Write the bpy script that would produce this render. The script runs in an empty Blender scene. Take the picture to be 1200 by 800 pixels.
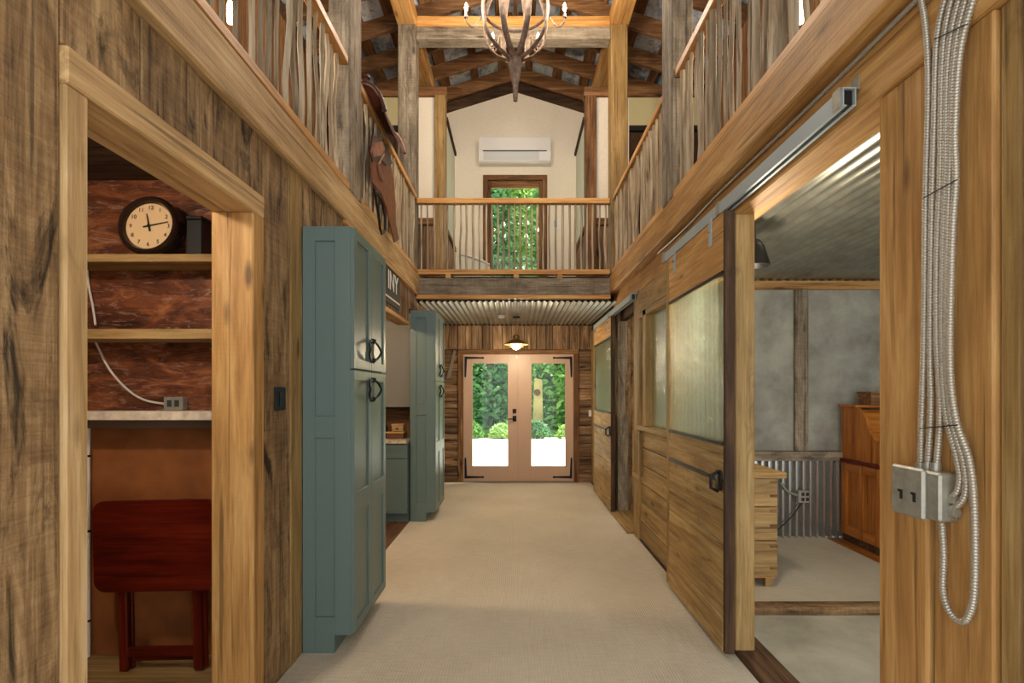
import bpy, math, random
from mathutils import Vector, Matrix
random.seed(11)
S = bpy.context.scene
COL = S.collection
PI = math.pi
# ------------------------------------------------------------------ camera, world, exposure
cd = bpy.data.cameras.new('camera'); cam = bpy.data.objects.new('camera', cd); COL.objects.link(cam)
cd.sensor_width = 36; cd.lens = 18; cd.shift_x = -4/1200; cd.shift_y = 60/1200
cd.clip_start = 0.05; cd.clip_end = 200
EYE = 1.44
cam.location = (0, 0, EYE); cam.rotation_euler = (PI/2, 0, 0)
S.camera = cam
w = bpy.data.worlds.new('sky'); S.world = w; w.use_nodes = True
bg = w.node_tree.nodes['Background']; bg.inputs[0].default_value = (0.93, 0.97, 1.0, 1); bg.inputs[1].default_value = 1.0
sd = bpy.data.lights.new('sun', 'SUN'); sd.energy = 6.0; sd.angle = 0.05; sd.color = (1, .96, .88)
sun = bpy.data.objects.new('sun', sd); COL.objects.link(sun); sun.rotation_euler = (math.radians(-6), math.radians(40), 0)
vs = S.view_settings
vs.view_transform = 'Standard'; vs.look = 'None'; vs.gamma = 1; vs.use_curve_mapping = False
vs.exposure = 1.38

def PX(px, Y): return (px-604)/600*Y
def PZ(py, Y): return EYE+(460-py)/600*Y
def onx(px, py, X):
    Y = X*600/(px-604); return Vector((X, Y, EYE+(460-py)*Y/600))

# ------------------------------------------------------------------ materials
def lin(c):
    return tuple(((v/255)/12.92 if v/255 <= .04045 else ((v/255+.055)/1.055)**2.4) for v in c)+(1,)
class NT:
    def __init__(s, name):
        s.m = bpy.data.materials.new(name); s.m.use_nodes = True; s.t = s.m.node_tree
        s.p = s.t.nodes['Principled BSDF']; s.out = s.t.nodes['Material Output']
    def n(s, typ, **kw):
        nd = s.t.nodes.new(typ)
        for k, v in kw.items():
            if k[0] == 'i' and k[1:].isdigit(): s.set(nd.inputs[int(k[1:])], v)
            elif hasattr(nd, k): setattr(nd, k, v)
            else: s.set(nd.inputs[k], v)
        return nd
    def set(s, inp, v):
        if isinstance(v, bpy.types.NodeSocket): s.t.links.new(v, inp)
        elif isinstance(v, bpy.types.Node): s.t.links.new(v.outputs[0], inp)
        else: inp.default_value = v
    def math(s, op, a, b=0.0): return s.n('ShaderNodeMath', operation=op, i0=a, i1=b).outputs[0]
    def coords(s, scale, rnd=True):
        tc = s.n('ShaderNodeTexCoord').outputs['Object']
        if rnd:
            r = s.n('ShaderNodeObjectInfo').outputs['Random']
            rr = s.math('MULTIPLY', r, 53.0)
            cb = s.n('ShaderNodeCombineXYZ', X=rr, Y=rr, Z=rr)
            tc = s.n('ShaderNodeVectorMath', operation='ADD', i0=tc, i1=cb).outputs[0]
        return s.n('ShaderNodeMapping', Vector=tc, Scale=scale).outputs[0]
    def ramp(s, fac, stops):
        r = s.n('ShaderNodeValToRGB', Fac=fac); e = r.color_ramp.elements
        while len(e) < len(stops): e.new(.5)
        for el, (p, c) in zip(e, stops): el.position = p; el.color = c
        return r.outputs[0]
    def noise(s, vec, scale, detail=5, dist=0.0, rough=.6):
        return s.n('ShaderNodeTexNoise', Vector=vec, Scale=scale, Detail=detail, Distortion=dist, Roughness=rough).outputs[0]
    def mix(s, fac, a, b, mode='MIX'):
        m = s.n('ShaderNodeMix', data_type='RGBA', blend_type=mode)
        s.set(m.inputs[0], fac); s.set(m.inputs[6], a); s.set(m.inputs[7], b)
        return m.outputs[2]
    def bump(s, h, strength=.3, dist=.01):
        b = s.n('ShaderNodeBump', Height=h, Strength=strength, Distance=dist)
        s.t.links.new(b.outputs[0], s.p.inputs['Normal']); return b
MC = {}
WOODS = {   # dark, mid, light, stain amount, roughness, bump, brightness spread
 'oak':    ((152,118,74), (196,158,106), (222,190,142), .2, .62, .3, .08),
 'honey':  ((142,100,54), (184,136,76), (212,168,106), .15, .55, .2, .10),
 'rail':   ((150,98,46), (202,146,80), (224,178,112), .0, .45, .15, .06),
 'barn':   ((66,48,32), (146,114,76), (192,160,114), .9, .85, .8, .16),
 'greyed': ((76,66,54), (132,118,98), (172,158,136), .5, .85, .55, .14),
 'stick':  ((110,90,66), (170,150,120), (206,190,162), .2, .7, .3, .25),
 'pine':   ((112,86,48), (152,120,70), (182,152,100), .4, .6, .25, .12),
 'mixed':  ((70,46,30), (128,98,70), (182,150,114), .5, .75, .5, .42),
 'dark':   ((34,24,16), (72,50,32), (102,76,50), .5, .8, .4, .2),
 'rafter': ((66,42,24), (122,84,50), (166,124,80), .4, .7, .4, .18),
 'orange': ((120,62,18), (176,104,38), (200,132,60), .05, .35, .1, .05),
 'floorwd':((54,34,22), (92,62,40), (122,88,60), .2, .5, .2, .2),
 'cherry': ((52,10,4), (92,22,8), (118,36,16), .0, .3, .06, .05),
 'chest':  ((116,86,46), (166,132,82), (192,160,108), .3, .6, .25, .1),
}
def wood(kind, axis='z'):
    key = kind+axis
    if key in MC: return MC[key]
    d, m, l, stain, rough, bmp, spread = WOODS[kind]
    N = NT('wood_'+kind+'_'+axis)
    ax = 'xyz'.index(axis)
    def sc(al, ac): v = [ac]*3; v[ax] = al; return v
    rough_sawn = kind in ('barn', 'greyed')
    g = N.noise(N.coords(sc(3.0, 9) if rough_sawn else sc(.9, 13)), 1.0, 8 if rough_sawn else 6, .9, .68 if rough_sawn else .6)
    f = N.noise(N.coords(sc(4, 85)), 1.0, 3, .2)
    b = N.noise(N.coords(sc(1.3, 4.0)), 1.0, 4, .4)
    saw = N.noise(N.coords(sc(95, 5)), 1.0, 4, .3)
    if rough_sawn: f = N.math('ADD', N.math('MULTIPLY', f, .45), N.math('MULTIPLY', saw, .55))
    md = N.noise(N.coords(sc(1.8, 34)), 1.0, 4, .4)
    v = N.math('ADD', N.math('ADD', N.math('MULTIPLY', g, .38), N.math('MULTIPLY', md, .22)), N.math('ADD', N.math('MULTIPLY', f, .18), N.math('MULTIPLY', b, .22)))
    c = N.ramp(v, [(.38, lin(d)), (.5, lin(m)), (.61, lin(l))])
    if stain:
        sn = N.noise(N.coords(sc(2.2, 9)), 1.0, 5, 1.2, .65)
        fac = N.ramp(sn, [(.55, (0,0,0,1)), (.68, (stain, stain, stain, 1))])
        c = N.mix(fac, c, lin([x*.45 for x in d]))
        kn = N.n('ShaderNodeTexVoronoi', Vector=N.coords(sc(1.6, 5.5)), Scale=1.0).outputs['Distance']
        kf = N.ramp(kn, [(.05, (.85, .85, .85, 1)), (.13, (0, 0, 0, 1))])
        c = N.mix(kf, c, lin([x*.6 for x in d]))
    ck = N.noise(N.coords(sc(.8, 38)), 1.0, 3, .5)
    c = N.mix(N.ramp(ck, [(.60, (0, 0, 0, 1)), (.68, (.6, .6, .6, 1))]), c, lin([x*.5 for x in d]))
    r = N.n('ShaderNodeObjectInfo').outputs['Random']
    br = N.math('ADD', N.math('MULTIPLY', r, 2*spread), 1-spread)
    hsv = N.n('ShaderNodeHueSaturation', Color=c, Value=br, Saturation=1.0)
    N.set(N.p.inputs['Base Color'], hsv.outputs[0])
    N.p.inputs['Roughness'].default_value = rough
    N.p.inputs['Specular IOR Level'].default_value = .3
    h = N.math('SUBTRACT', N.math('ADD', N.math('ADD', g, N.math('MULTIPLY', f, .6)), N.math('MULTIPLY', saw, .5)), N.math('MULTIPLY', ck, .8))
    N.bump(h, bmp, .012)
    MC[key] = N.m; return N.m
def plain(key, rgb, rough=.5, metal=0, spec=.5, bumpn=None, vary=0):
    if key in MC: return MC[key]
    N = NT(key)
    if vary or bumpn:
        nz = N.noise(N.coords((1, 1, 1)), bumpn[0] if bumpn else 3, 5)
        if vary:
            c = N.ramp(nz, [(.3, lin([x*(1-vary) for x in rgb])), (.7, lin([min(255, x*(1+vary)) for x in rgb]))])
            N.set(N.p.inputs['Base Color'], c)
        if bumpn: N.bump(nz, bumpn[1], .004)
    if not vary: N.p.inputs['Base Color'].default_value = lin(rgb)
    N.p.inputs['Roughness'].default_value = rough; N.p.inputs['Metallic'].default_value = metal
    N.p.inputs['Specular IOR Level'].default_value = spec
    MC[key] = N.m; return N.m
def emit(key, rgb, strength):
    if key in MC: return MC[key]
    N = NT(key); N.p.inputs['Base Color'].default_value = lin(rgb)
    N.p.inputs['Emission Color'].default_value = lin(rgb); N.p.inputs['Emission Strength'].default_value = strength
    MC[key] = N.m; return N.m
def glass_clear():
    if 'clear' in MC: return MC['clear']
    N = NT('window_glass'); N.t.nodes.remove(N.p)
    tr = N.n('ShaderNodeBsdfTransparent', Color=(.96, .98, .96, 1)); gl = N.n('ShaderNodeBsdfGlossy', Color=(1, 1, 1, 1), Roughness=.02)
    fr = N.math('MULTIPLY', N.n('ShaderNodeFresnel', IOR=1.4).outputs[0], .45)
    mx = N.n('ShaderNodeMixShader', i0=fr, i1=tr.outputs[0], i2=gl.outputs[0])
    N.set(N.out.inputs[0], mx.outputs[0]); MC['clear'] = N.m; return N.m
def glass_rain():
    if 'rain' in MC: return MC['rain']
    N = NT('rain_glass'); N.t.nodes.remove(N.p)
    v = N.coords((1, 1, 1), False)
    nz = N.noise(v, 60, 2, .3)
    wv = N.n('ShaderNodeTexWave', Vector=v, Scale=4.2, Distortion=.8, bands_direction='Y').outputs[1]
    h = N.math('ADD', nz, N.math('MULTIPLY', wv, .5))
    b = N.n('ShaderNodeBump', Height=h, Strength=.55, Distance=.012)
    tr = N.n('ShaderNodeBsdfTransparent', Color=(.86, .93, .84, 1))
    rf = N.n('ShaderNodeBsdfRefraction', Color=(.85, .92, .82, 1), Roughness=.08, IOR=1.2, Normal=b.outputs[0])
    gl = N.n('ShaderNodeBsdfGlossy', Color=(1, 1, 1, 1), Roughness=.09, Normal=b.outputs[0])
    tl = N.n('ShaderNodeBsdfTranslucent', Color=(.80, .88, .74, 1))
    df = N.n('ShaderNodeBsdfDiffuse', Color=(.52, .60, .48, 1), Normal=b.outputs[0])
    a = N.n('ShaderNodeMixShader', i0=.45, i1=tr.outputs[0], i2=rf.outputs[0])
    d = N.n('ShaderNodeMixShader', i0=.5, i1=tl.outputs[0], i2=df.outputs[0])
    e = N.n('ShaderNodeMixShader', i0=.15, i1=a.outputs[0], i2=d.outputs[0])
    f = N.n('ShaderNodeMixShader', i0=.2, i1=e.outputs[0], i2=gl.outputs[0])
    N.set(N.out.inputs[0], f.outputs[0]); MC['rain'] = N.m; return N.m
def copper():
    if 'copper' in MC: return MC['copper']
    N = NT('copper_wash')
    a = N.noise(N.coords((1.6, 1, 5), False), 2.2, 7, 1.0, .65)
    b = N.noise(N.coords((2, 1, 9), False), 3.5, 6, 1.5, .7)
    c = N.ramp(a, [(.32, lin((54, 28, 18))), (.47, lin((106, 58, 36))), (.58, lin((144, 84, 50))), (.72, lin((188, 122, 76)))])
    f = N.ramp(b, [(.53, (0, 0, 0, 1)), (.67, (.75, .65, .65, 1))])
    c = N.mix(f, c, lin((188, 150, 128)))
    N.set(N.p.inputs['Base Color'], c); N.p.inputs['Roughness'].default_value = .42; N.p.inputs['Metallic'].default_value = .25
    N.bump(b, .25, .006); MC['copper'] = N.m; return N.m
def carpet():
    if 'carpet' in MC: return MC['carpet']
    N = NT('ribbed_carpet')
    v = N.coords((1, 1, 1), False)
    rib = N.n('ShaderNodeTexWave', Vector=v, Scale=20, Distortion=.5, bands_direction='X').outputs[1]
    rib.node.inputs['Detail'].default_value = 2
    bl = N.noise(v, 1.1, 5); fn = N.noise(v, 160, 2)
    lo = N.noise(N.coords((9, 60, 1), False), 1, 3)
    t = N.math('ADD', N.math('MULTIPLY', bl, .4), N.math('ADD', N.math('MULTIPLY', fn, .3), N.math('MULTIPLY', lo, .3)))
    c = N.ramp(t, [(.34, lin((182, 170, 148))), (.5, lin((202, 190, 168))), (.66, lin((216, 206, 186)))])
    c = N.mix(N.math('MULTIPLY', rib, .13), c, lin((160, 144, 122)))
    N.set(N.p.inputs['Base Color'], c); N.p.inputs['Roughness'].default_value = .95; N.p.inputs['Specular IOR Level'].default_value = .1
    N.bump(N.math('ADD', rib, N.math('MULTIPLY', fn, .7)), .5, .006); MC['carpet'] = N.m; return N.m
def plaster(key, c0, c1, c2, sc=3):
    if key in MC: return MC[key]
    N = NT(key); v = N.coords((1, 1, 1), False)
    a = N.noise(v, sc, 7, .15, .62)
    c = N.ramp(a, [(.34, lin(c0)), (.5, lin(c1)), (.66, lin(c2))])
    N.set(N.p.inputs['Base Color'], c); N.p.inputs['Roughness'].default_value = .6; N.bump(a, .12, .01)
    MC[key] = N.m; return N.m
def tin():
    if 'tin' in MC: return MC['tin']
    N = NT('weathered_tin'); v = N.coords((1, 1, 1), False)
    a = N.noise(N.coords((2.3, 1.6, 2), False), 1.6, 6, .7, .7); b = N.noise(v, 9, 5, 1.0, .7)
    c = N.ramp(a, [(.36, lin((84, 90, 98))), (.45, lin((160, 174, 188))), (.54, lin((214, 222, 228))), (.68, lin((238, 240, 240)))])
    f = N.ramp(b, [(.55, (0, 0, 0, 1)), (.66, (.8, .8, .8, 1))])
    c = N.mix(f, c, lin((120, 92, 70)))
    N.set(N.p.inputs['Base Color'], c); N.p.inputs['Roughness'].default_value = .55; MC['tin'] = N.m; return N.m
def leafmat(key, a, b):
    if key in MC: return MC[key]
    N = NT(key)
    g = N.n('ShaderNodeNewGeometry').outputs['Random Per Island']
    c = N.ramp(g, [(.0, lin(a)), (1.0, lin(b))])
    N.set(N.p.inputs['Base Color'], c); N.p.inputs['Roughness'].default_value = .5
    tl = N.n('ShaderNodeBsdfTranslucent', Color=c)
    mx = N.n('ShaderNodeMixShader', i0=.4, i1=N.p.outputs[0], i2=tl.outputs[0])
    N.set(N.out.inputs[0], mx.outputs[0]); MC[key] = N.m; return N.m
def gravel():
    N = NT('pale_gravel'); v = N.coords((1, 1, 1), False); a = N.noise(v, 4, 8, 0, .7)
    c = N.ramp(a, [(.3, lin((206, 200, 188))), (.7, lin((240, 236, 228)))])
    N.set(N.p.inputs['Base Color'], c); N.p.inputs['Roughness'].default_value = .9; N.bump(a, .4, .02); return N.m
def grass():
    N = NT('grass_ground'); v = N.coords((1, 1, 1), False); a = N.noise(v, 3, 8, 0, .7)
    c = N.ramp(a, [(.3, lin((40, 80, 26))), (.7, lin((110, 150, 60)))])
    N.set(N.p.inputs['Base Color'], c); N.p.inputs['Roughness'].default_value = .9; return N.m
TEAL = plain('teal_paint', (97, 115, 109), .38, 0, .45)
CABGREY = plain('grey_paint', (126, 124, 114), .5)
IRON = plain('black_iron', (24, 22, 22), .45, .5, .5, (40, .2))
RUSTIRON = plain('rusty_iron', (128, 108, 92), .65, .2, .4, (24, .3), .3)
STEEL = plain('galvanised_steel', (164, 160, 146), .42, .5, .5, (30, .05), .08)
STEELDULL = plain('grey_steel_track', (168, 178, 180), .5, .15)
CONDUIT = plain('armoured_conduit', (186, 178, 162), .38, .6)
WHITE = plain('white_paint', (236, 232, 222), .5)
CREAM = plain('cream_wall', (240, 228, 206), .7, 0, .3, (60, .05), .03)
YELLOWW = plain('yellow_wall', (214, 202, 150), .7)
BLACK = plain('black_plastic', (18, 18, 18), .4)
DOORTAN = plain('tan_door_paint', (196, 162, 134), .4)
CORR = plain('corrugated_metal', (150, 150, 138), .3, .75, .5, (5, .04), .12)
LEATHER = plain('brown_leather', (112, 58, 30), .5, 0, .4, (18, .2), .25)
DARKLEATHER = plain('dark_leather', (70, 36, 26), .45, 0, .4, (18, .2), .2)
CONCRETE = plaster('concrete', (150, 146, 128), (172, 168, 150), (190, 186, 168), 2)

# ------------------------------------------------------------------ mesh builder
class MB:
    def __init__(s): s.v = []; s.f = []; s.sm = False
    def add(s, vs_, fs):
        o = len(s.v); s.v += [tuple(v) for v in vs_]; s.f += [tuple(i+o for i in f) for f in fs]; return s
    def box(s, x0, x1, y0, y1, z0, z1, c=0.0, M=None):
        if x0 > x1: x0, x1 = x1, x0
        if y0 > y1: y0, y1 = y1, y0
        if z0 > z1: z0, z1 = z1, z0
        if c <= 0:
            P = [(x, y, z) for z in (z0, z1) for y in (y0, y1) for x in (x0, x1)]
            F = [(0,2,3,1), (4,5,7,6), (0,1,5,4), (2,6,7,3), (0,4,6,2), (1,3,7,5)]
        else:
            c = min(c, (x1-x0)*.4, (y1-y0)*.4, (z1-z0)*.4)
            P = []; idx = {}
            lo = (x0, y0, z0); hi = (x1, y1, z1)
            for sx in (0, 1):
                for sy in (0, 1):
                    for sz in (0, 1):
                        sg = (sx, sy, sz)
                        for a in range(3):   # vertex lying on face of axis a
                            p = []
                            for k in range(3):
                                e = hi[k] if sg[k] else lo[k]
                                if k != a: e += -c if sg[k] else c
                                p.append(e)
                            idx[(sg, a)] = len(P); P.append(tuple(p))
            F = []
            for a in range(3):
                b, d = (a+1) % 3, (a+2) % 3
                for sa in (0, 1):
                    q = []
                    for sb, sd_ in ((0,0), (1,0), (1,1), (0,1)):
                        sg = [0,0,0]; sg[a] = sa; sg[b] = sb; sg[d] = sd_; q.append(idx[(tuple(sg), a)])
                    F.append(tuple(q if sa else q[::-1]))
                for sb in (0, 1):          # edges along axis a, between faces b and d
                    for sd_ in (0, 1):
                        g0 = [0,0,0]; g0[b] = sb; g0[d] = sd_; g1 = list(g0); g1[a] = 1
                        q = [idx[(tuple(g0), b)], idx[(tuple(g1), b)], idx[(tuple(g1), d)], idx[(tuple(g0), d)]]
                        F.append(tuple(q if (sb ^ sd_) else q[::-1]))
            for sx in (0, 1):
                for sy in (0, 1):
                    for sz in (0, 1):
                        sg = (sx, sy, sz); q = [idx[(sg, 0)], idx[(sg, 1)], idx[(sg, 2)]]
                        F.append(tuple(q if (sx ^ sy ^ sz) else q[::-1]))
        if M is not None: P = [M @ Vector(p) for p in P]
        return s.add(P, F)
    def tube(s, pts, r, n=8, cap=True, flat=None):
        pts = [Vector(p) for p in pts]; m = len(pts)
        rs = r if isinstance(r, (list, tuple)) else [r]*m
        V = []; F = []; prev = None
        for i, p in enumerate(pts):
            t = (pts[min(i+1, m-1)]-pts[max(i-1, 0)]).normalized()
            if prev is None:
                u = t.cross(Vector((0, 0, 1)))
                if u.length < .1: u = t.cross(Vector((0, 1, 0)))
            else: u = prev-t*prev.dot(t)
            u.normalize(); prev = u; b = t.cross(u)
            for k in range(n):
                a = 2*PI*k/n
                V.append(p+(u*math.cos(a)+b*math.sin(a)*(flat or 1))*rs[i])
        for i in range(m-1):
            for k in range(n):
                k2 = (k+1) % n
                F.append((i*n+k, i*n+k2, (i+1)*n+k2, (i+1)*n+k))
        if cap: F.append(tuple(range(n))[::-1]); F.append(tuple((m-1)*n+k for k in range(n)))
        s.sm = True
        return s.add(V, F)
    def lathe(s, prof, c=(0,0,0), n=20, M=None):
        V = []; F = []; c = Vector(c); m = len(prof)
        for r, z in prof:
            for k in range(n):
                a = 2*PI*k/n; p = Vector((r*math.cos(a), r*math.sin(a), z))
                if M is not None: p = M @ p
                V.append(p+c)
        for i in range(m-1):
            for k in range(n):
                k2 = (k+1) % n; F.append((i*n+k, i*n+k2, (i+1)*n+k2, (i+1)*n+k))
        if prof[0][0] > 1e-4: F.append(tuple(range(n))[::-1])
        if prof[-1][0] > 1e-4: F.append(tuple((m-1)*n+k for k in range(n)))
        s.sm = True
        return s.add(V, F)
    def prism(s, poly, axis, a0, a1):
        # poly: 2d points in the other two axes (order xyz without axis)
        n = len(poly); V = []
        for a in (a0, a1):
            for u, v in poly:
                p = [u, v]; p.insert('xyz'.index(axis), a); V.append(p)
        F = [tuple(range(n)), tuple(range(n, 2*n))[::-1]]+[(i, (i+1) % n+n*0, (i+1) % n+n, i+n)[::-1] for i in range(n)]
        return s.add(V, F)
WL = {}
def link(o, parent, wpos):
    COL.objects.link(o); WL[o.name] = Vector(wpos)
    if parent is not None:
        o.parent = parent; o.location = Vector(wpos)-WL[parent.name]
    else: o.location = wpos
    return o
def part(name, mb, mat, parent=None, origin=None, label=None, kind=None, smooth=None):
    xs = [v[0] for v in mb.v]; ys = [v[1] for v in mb.v]; zs = [v[2] for v in mb.v]
    c = Vector(origin) if origin is not None else Vector(((min(xs)+max(xs))/2, (min(ys)+max(ys))/2, (min(zs)+max(zs))/2))
    me = bpy.data.meshes.new(name)
    me.from_pydata([(v[0]-c.x, v[1]-c.y, v[2]-c.z) for v in mb.v], [], mb.f); me.validate()
    import bmesh as _bm
    b = _bm.new(); b.from_mesh(me); _bm.ops.recalc_face_normals(b, faces=b.faces); b.to_mesh(me); b.free()
    if (mb.sm if smooth is None else smooth):
        me.polygons.foreach_set('use_smooth', [True]*len(me.polygons))
        try: me.set_sharp_from_angle(angle=math.radians(50))
        except Exception: pass
    me.materials.append(mat)
    o = bpy.data.objects.new(name, me); link(o, parent, c)
    if label: o['label'] = label
    if kind: o['kind'] = kind
    return o
def thing(name, label, cat, loc=(0,0,0), group=None, kind=None):
    o = bpy.data.objects.new(name, None); o.empty_display_size = .1; link(o, None, loc)
    return tag(o, label, cat, group, kind)
def tag(o, label, cat, group=None, kind=None):
    o['label'] = label; o['category'] = cat
    if group: o['group'] = group
    if kind: o['kind'] = kind
    return o
def struct(name, mb, mat, label=None, cat=None):
    o = part(name, mb, mat); o['kind'] = 'structure'
    if label: o['label'] = label; o['category'] = cat
    return o
def copy_tree(o, parent=None, dl=None):
    c = o.copy(); COL.objects.link(c); c.parent = parent
    if parent is None and dl is not None: c.location = o.location+Vector(dl)
    for ch in list(o.children): copy_tree(ch, c)
    return c
def B(*a, c=0.0, M=None): return MB().box(*a, c=c, M=M)
def plank(parent, x0, x1, y0, y1, z0, z1, mat, c=.004, name='plank'): return part(name, B(x0, x1, y0, y1, z0, z1, c=c), mat, parent)
def point(name, loc, power, col, parent, r=.04):
    ld = bpy.data.lights.new(name, 'POINT'); ld.energy = power; ld.color = col; ld.shadow_soft_size = r
    o = bpy.data.objects.new(name, ld); return link(o, parent, loc)
def catmull(P, n=8):
    P = [Vector(p) for p in P]; out = []
    for i in range(len(P)-1):
        p0 = P[max(i-1, 0)]; p1 = P[i]; p2 = P[i+1]; p3 = P[min(i+2, len(P)-1)]
        for k in range(n):
            t = k/n
            out.append(.5*((2*p1)+(p2-p0)*t+(2*p0-5*p1+4*p2-p3)*t*t+(3*p1-p0-3*p2+p3)*t**3))
    return out+[P[-1]]
def resample(P, step):
    out = [P[0]]; acc = 0
    for a, b in zip(P, P[1:]):
        L = (b-a).length
        if L < 1e-6: continue
        d = step-acc
        while d <= L: out.append(a.lerp(b, d/L)); d += step
        acc = (acc+L) % step
    return out
def cuts(a, b, lo, hi):
    r = [a]
    while b-r[-1] > hi: r.append(r[-1]+random.uniform(lo, hi))
    if b-r[-1] < lo*.6 and len(r) > 1: r[-1] = b
    else: r.append(b)
    return r
def text_mesh(txt, size, ext):
    cu = bpy.data.curves.new('t', 'FONT'); cu.body = txt; cu.size = size; cu.extrude = ext; cu.align_x = 'CENTER'; cu.align_y = 'CENTER'
    o = bpy.data.objects.new('t', cu); COL.objects.link(o)
    me = bpy.data.meshes.new_from_object(o.evaluated_get(bpy.context.evaluated_depsgraph_get()))
    bpy.data.objects.remove(o); return me
def put_text(name, txt, size, ext, loc, rot, mat, parent):
    me = text_mesh(txt, size, ext); me.materials.clear(); me.materials.append(mat)
    o = bpy.data.objects.new(name, me); link(o, parent, loc); o.rotation_euler = rot; return o
G = .004
BK = 8.23      # face of the gable wall
NEAR = .30
# ================================================================== SETTING: floors
WX = -1.185; RX = 1.22
fl = struct('floor', B(WX, 1.21, -2.5, BK, -.1, 0), carpet(), 'beige ribbed carpet running down the hall', 'carpet')
k = struct('floor_kitchen', B(-3.7, WX, 3.5, 6.4, -.1, -.004), wood('dark', 'y'))
for a, b in zip(*(lambda q: (q, q[1:]))(cuts(-2.5, WX, .12, .16))): plank(k, a, b-.003, 3.5, 6.4, -.02, .002, wood('floorwd', 'y'), name='floorboard')
k = struct('floor_closet', B(-2.47, WX, 1.1, 2.86, -.1, .0), wood('dark', 'x'))
for a, b in zip(*(lambda q: (q, q[1:]))([1.1, 1.4, 1.7, 2.0, 2.28, 2.55, 2.8])): plank(k, -2.45, WX-.005, a, b-.002, -.01, .012, wood('chest', 'x'), name='floorboard')
struct('floor_side_room', B(1.41, 4.7, .3, 5.16, -.12, -.03), CONCRETE)
k = struct('floor_side_room_boards', B(1.42, 4.7, 3.5, 5.14, -.03, -.012), wood('orange', 'y'))
tag(part('side_room_carpet', B(1.42, 3.07, 3.5, 5.12, -.012, .004), carpet()), 'pale carpet in the side room beside the rolltop desk', 'carpet')
struct('floor_back_room', B(1.32, 4.7, 5.25, BK, -.12, -.02), CONCRETE)
struct('trim_1', B(1.215, 1.41, 1.30, 4.1, -.06, .012, c=.008), wood('dark', 'y'), 'dark timber sill under the sliding door opening', 'sill')
struct('trim_2', B(1.41, 4.7, 3.38, 3.50, -.05, .02, c=.012), wood('barn', 'x'), 'rough timber threshold across the side room floor', 'threshold')
struct('trim_9', B(1.21, 1.34, 4.1, 5.22, -.1, .018, c=.004), wood('dark', 'y'), 'dark timber sill under the plank wall', 'sill')
struct('trim_10', B(1.21, 1.34, 6.3, BK, -.1, .012), wood('dark', 'y'))
struct('trim_11', B(-.84, .936, BK-.04, BK+.13, -.1, .014, c=.004), plain('threshold', (110, 104, 96), .5), 'grey threshold under the double doors', 'threshold')
struct('trim_3', B(1.14, 1.40, 5.22, 6.3, 0, .035, c=.008), wood('pine', 'y'), 'timber sill of the dark doorway', 'sill')

# ================================================================== left wall
wl = struct('wall_left', MB().box(WX-.12, WX-.03, NEAR, 1.34, 0, 2.63).box(WX-.12, WX-.03, 1.34, 2.38, 2.34, 2.63)
    .box(WX-.12, WX-.03, 2.38, 3.53, 0, 2.63).box(WX-.12, WX-.03, 3.53, 5.70, 2.21, 2.63).box(WX-.12, WX-.03, 5.70, 6.30, 2.38, 2.63).box(WX-.12, WX-.03, 6.39, BK, 0, 2.63), wood('dark', 'z'))
for i, (a, b) in enumerate(zip([.30, .62, .95], [.62, .95, 1.334])): plank(wl, WX-.03, WX+.004*(i % 2), a, b-.003, 0, 2.63, wood('barn'))
for i, (a, b) in enumerate([(1.336, 1.62), (1.62, 1.90), (1.90, 2.40)]): plank(wl, WX-.03, WX+.003*(i % 2), a, b-.003, 2.352, 2.63, wood('barn'))
for i, (a, b) in enumerate([(2.40, 2.69), (2.69, 2.835), (2.835, 3.18), (3.18, 3.53)]): plank(wl, WX-.03, WX+.006*(i % 2), a, b-.004, 0, 2.63, wood('barn' if i != 1 else 'pine'))
q = cuts(3.53, 5.70, .2, .32)
for a, b in zip(q, q[1:]): plank(wl, WX-.03, WX, a, b-.004, 2.215, 2.63, wood('mixed'))
part('opening_trim', B(WX-.13, WX+.006, 3.53, 5.70, 2.19, 2.23, c=.004), wood('honey', 'y'), wl)
plank(wl, WX-.03, WX, 5.702, 6.40, 2.38, 2.63, wood('mixed'))
q = cuts(6.42, BK, .2, .3)
for a, b in zip(q, q[1:]): plank(wl, WX-.03, WX, a, b-.004, 0, 2.63, wood('mixed'))
# closet opening casing
cs = struct('trim_4', B(-1.36, -1.168, 1.334, 2.386, 2.25, 2.35, c=.006), wood('oak', 'y'), 'pale oak casing around the closet opening', 'casing')
part('jamb', B(-1.36, -1.172, 1.334, 1.408, 0, 2.25, c=.006), wood('oak'), cs)
part('jamb', B(-1.36, -1.170, 2.286, 2.386, 0, 2.25, c=.006), wood('honey'), cs)
# closet shell
struct('wall_closet_back', B(-2.47, WX-.12, 2.80, 2.86, 1.30, 2.66), copper(), 'copper washed wall above the closet ledge', 'wall')
struct('wall_closet_left', MB().box(-2.53, -2.45, 1.05, 2.80, 0, 2.66).box(-2.45, WX-.12, 1.05, 1.12, 0, 2.66), wood('barn', 'z'))
struct('ceiling_closet', B(-2.45, WX-.12, 1.12, 2.80, 2.60, 2.66), wood('dark', 'x'))
struct('wall_closet_lower', B(-2.47, WX-.12, 2.80, 2.86, 0, 1.30), plain('brown_board', (156, 94, 50), .5, 0, .4, (3, .1), .18), 'plain brown panel behind the folded table', 'wall')
# beams
struct('beam', B(-1.40, -1.15, NEAR, 6.3, 2.63, 2.85, c=.01), wood('oak', 'y'), 'squared oak beam along the left loft edge', 'beam')
struct('beam', B(1.13, 1.40, NEAR, 6.3, 2.63, 2.85, c=.01), wood('honey', 'y'), 'squared honey coloured beam along the right loft edge', 'beam')
struct('trim_5', B(-1.20, -1.155, 3.5, 6.1, 2.60, 2.63, c=.004), wood('rail', 'y'))

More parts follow.
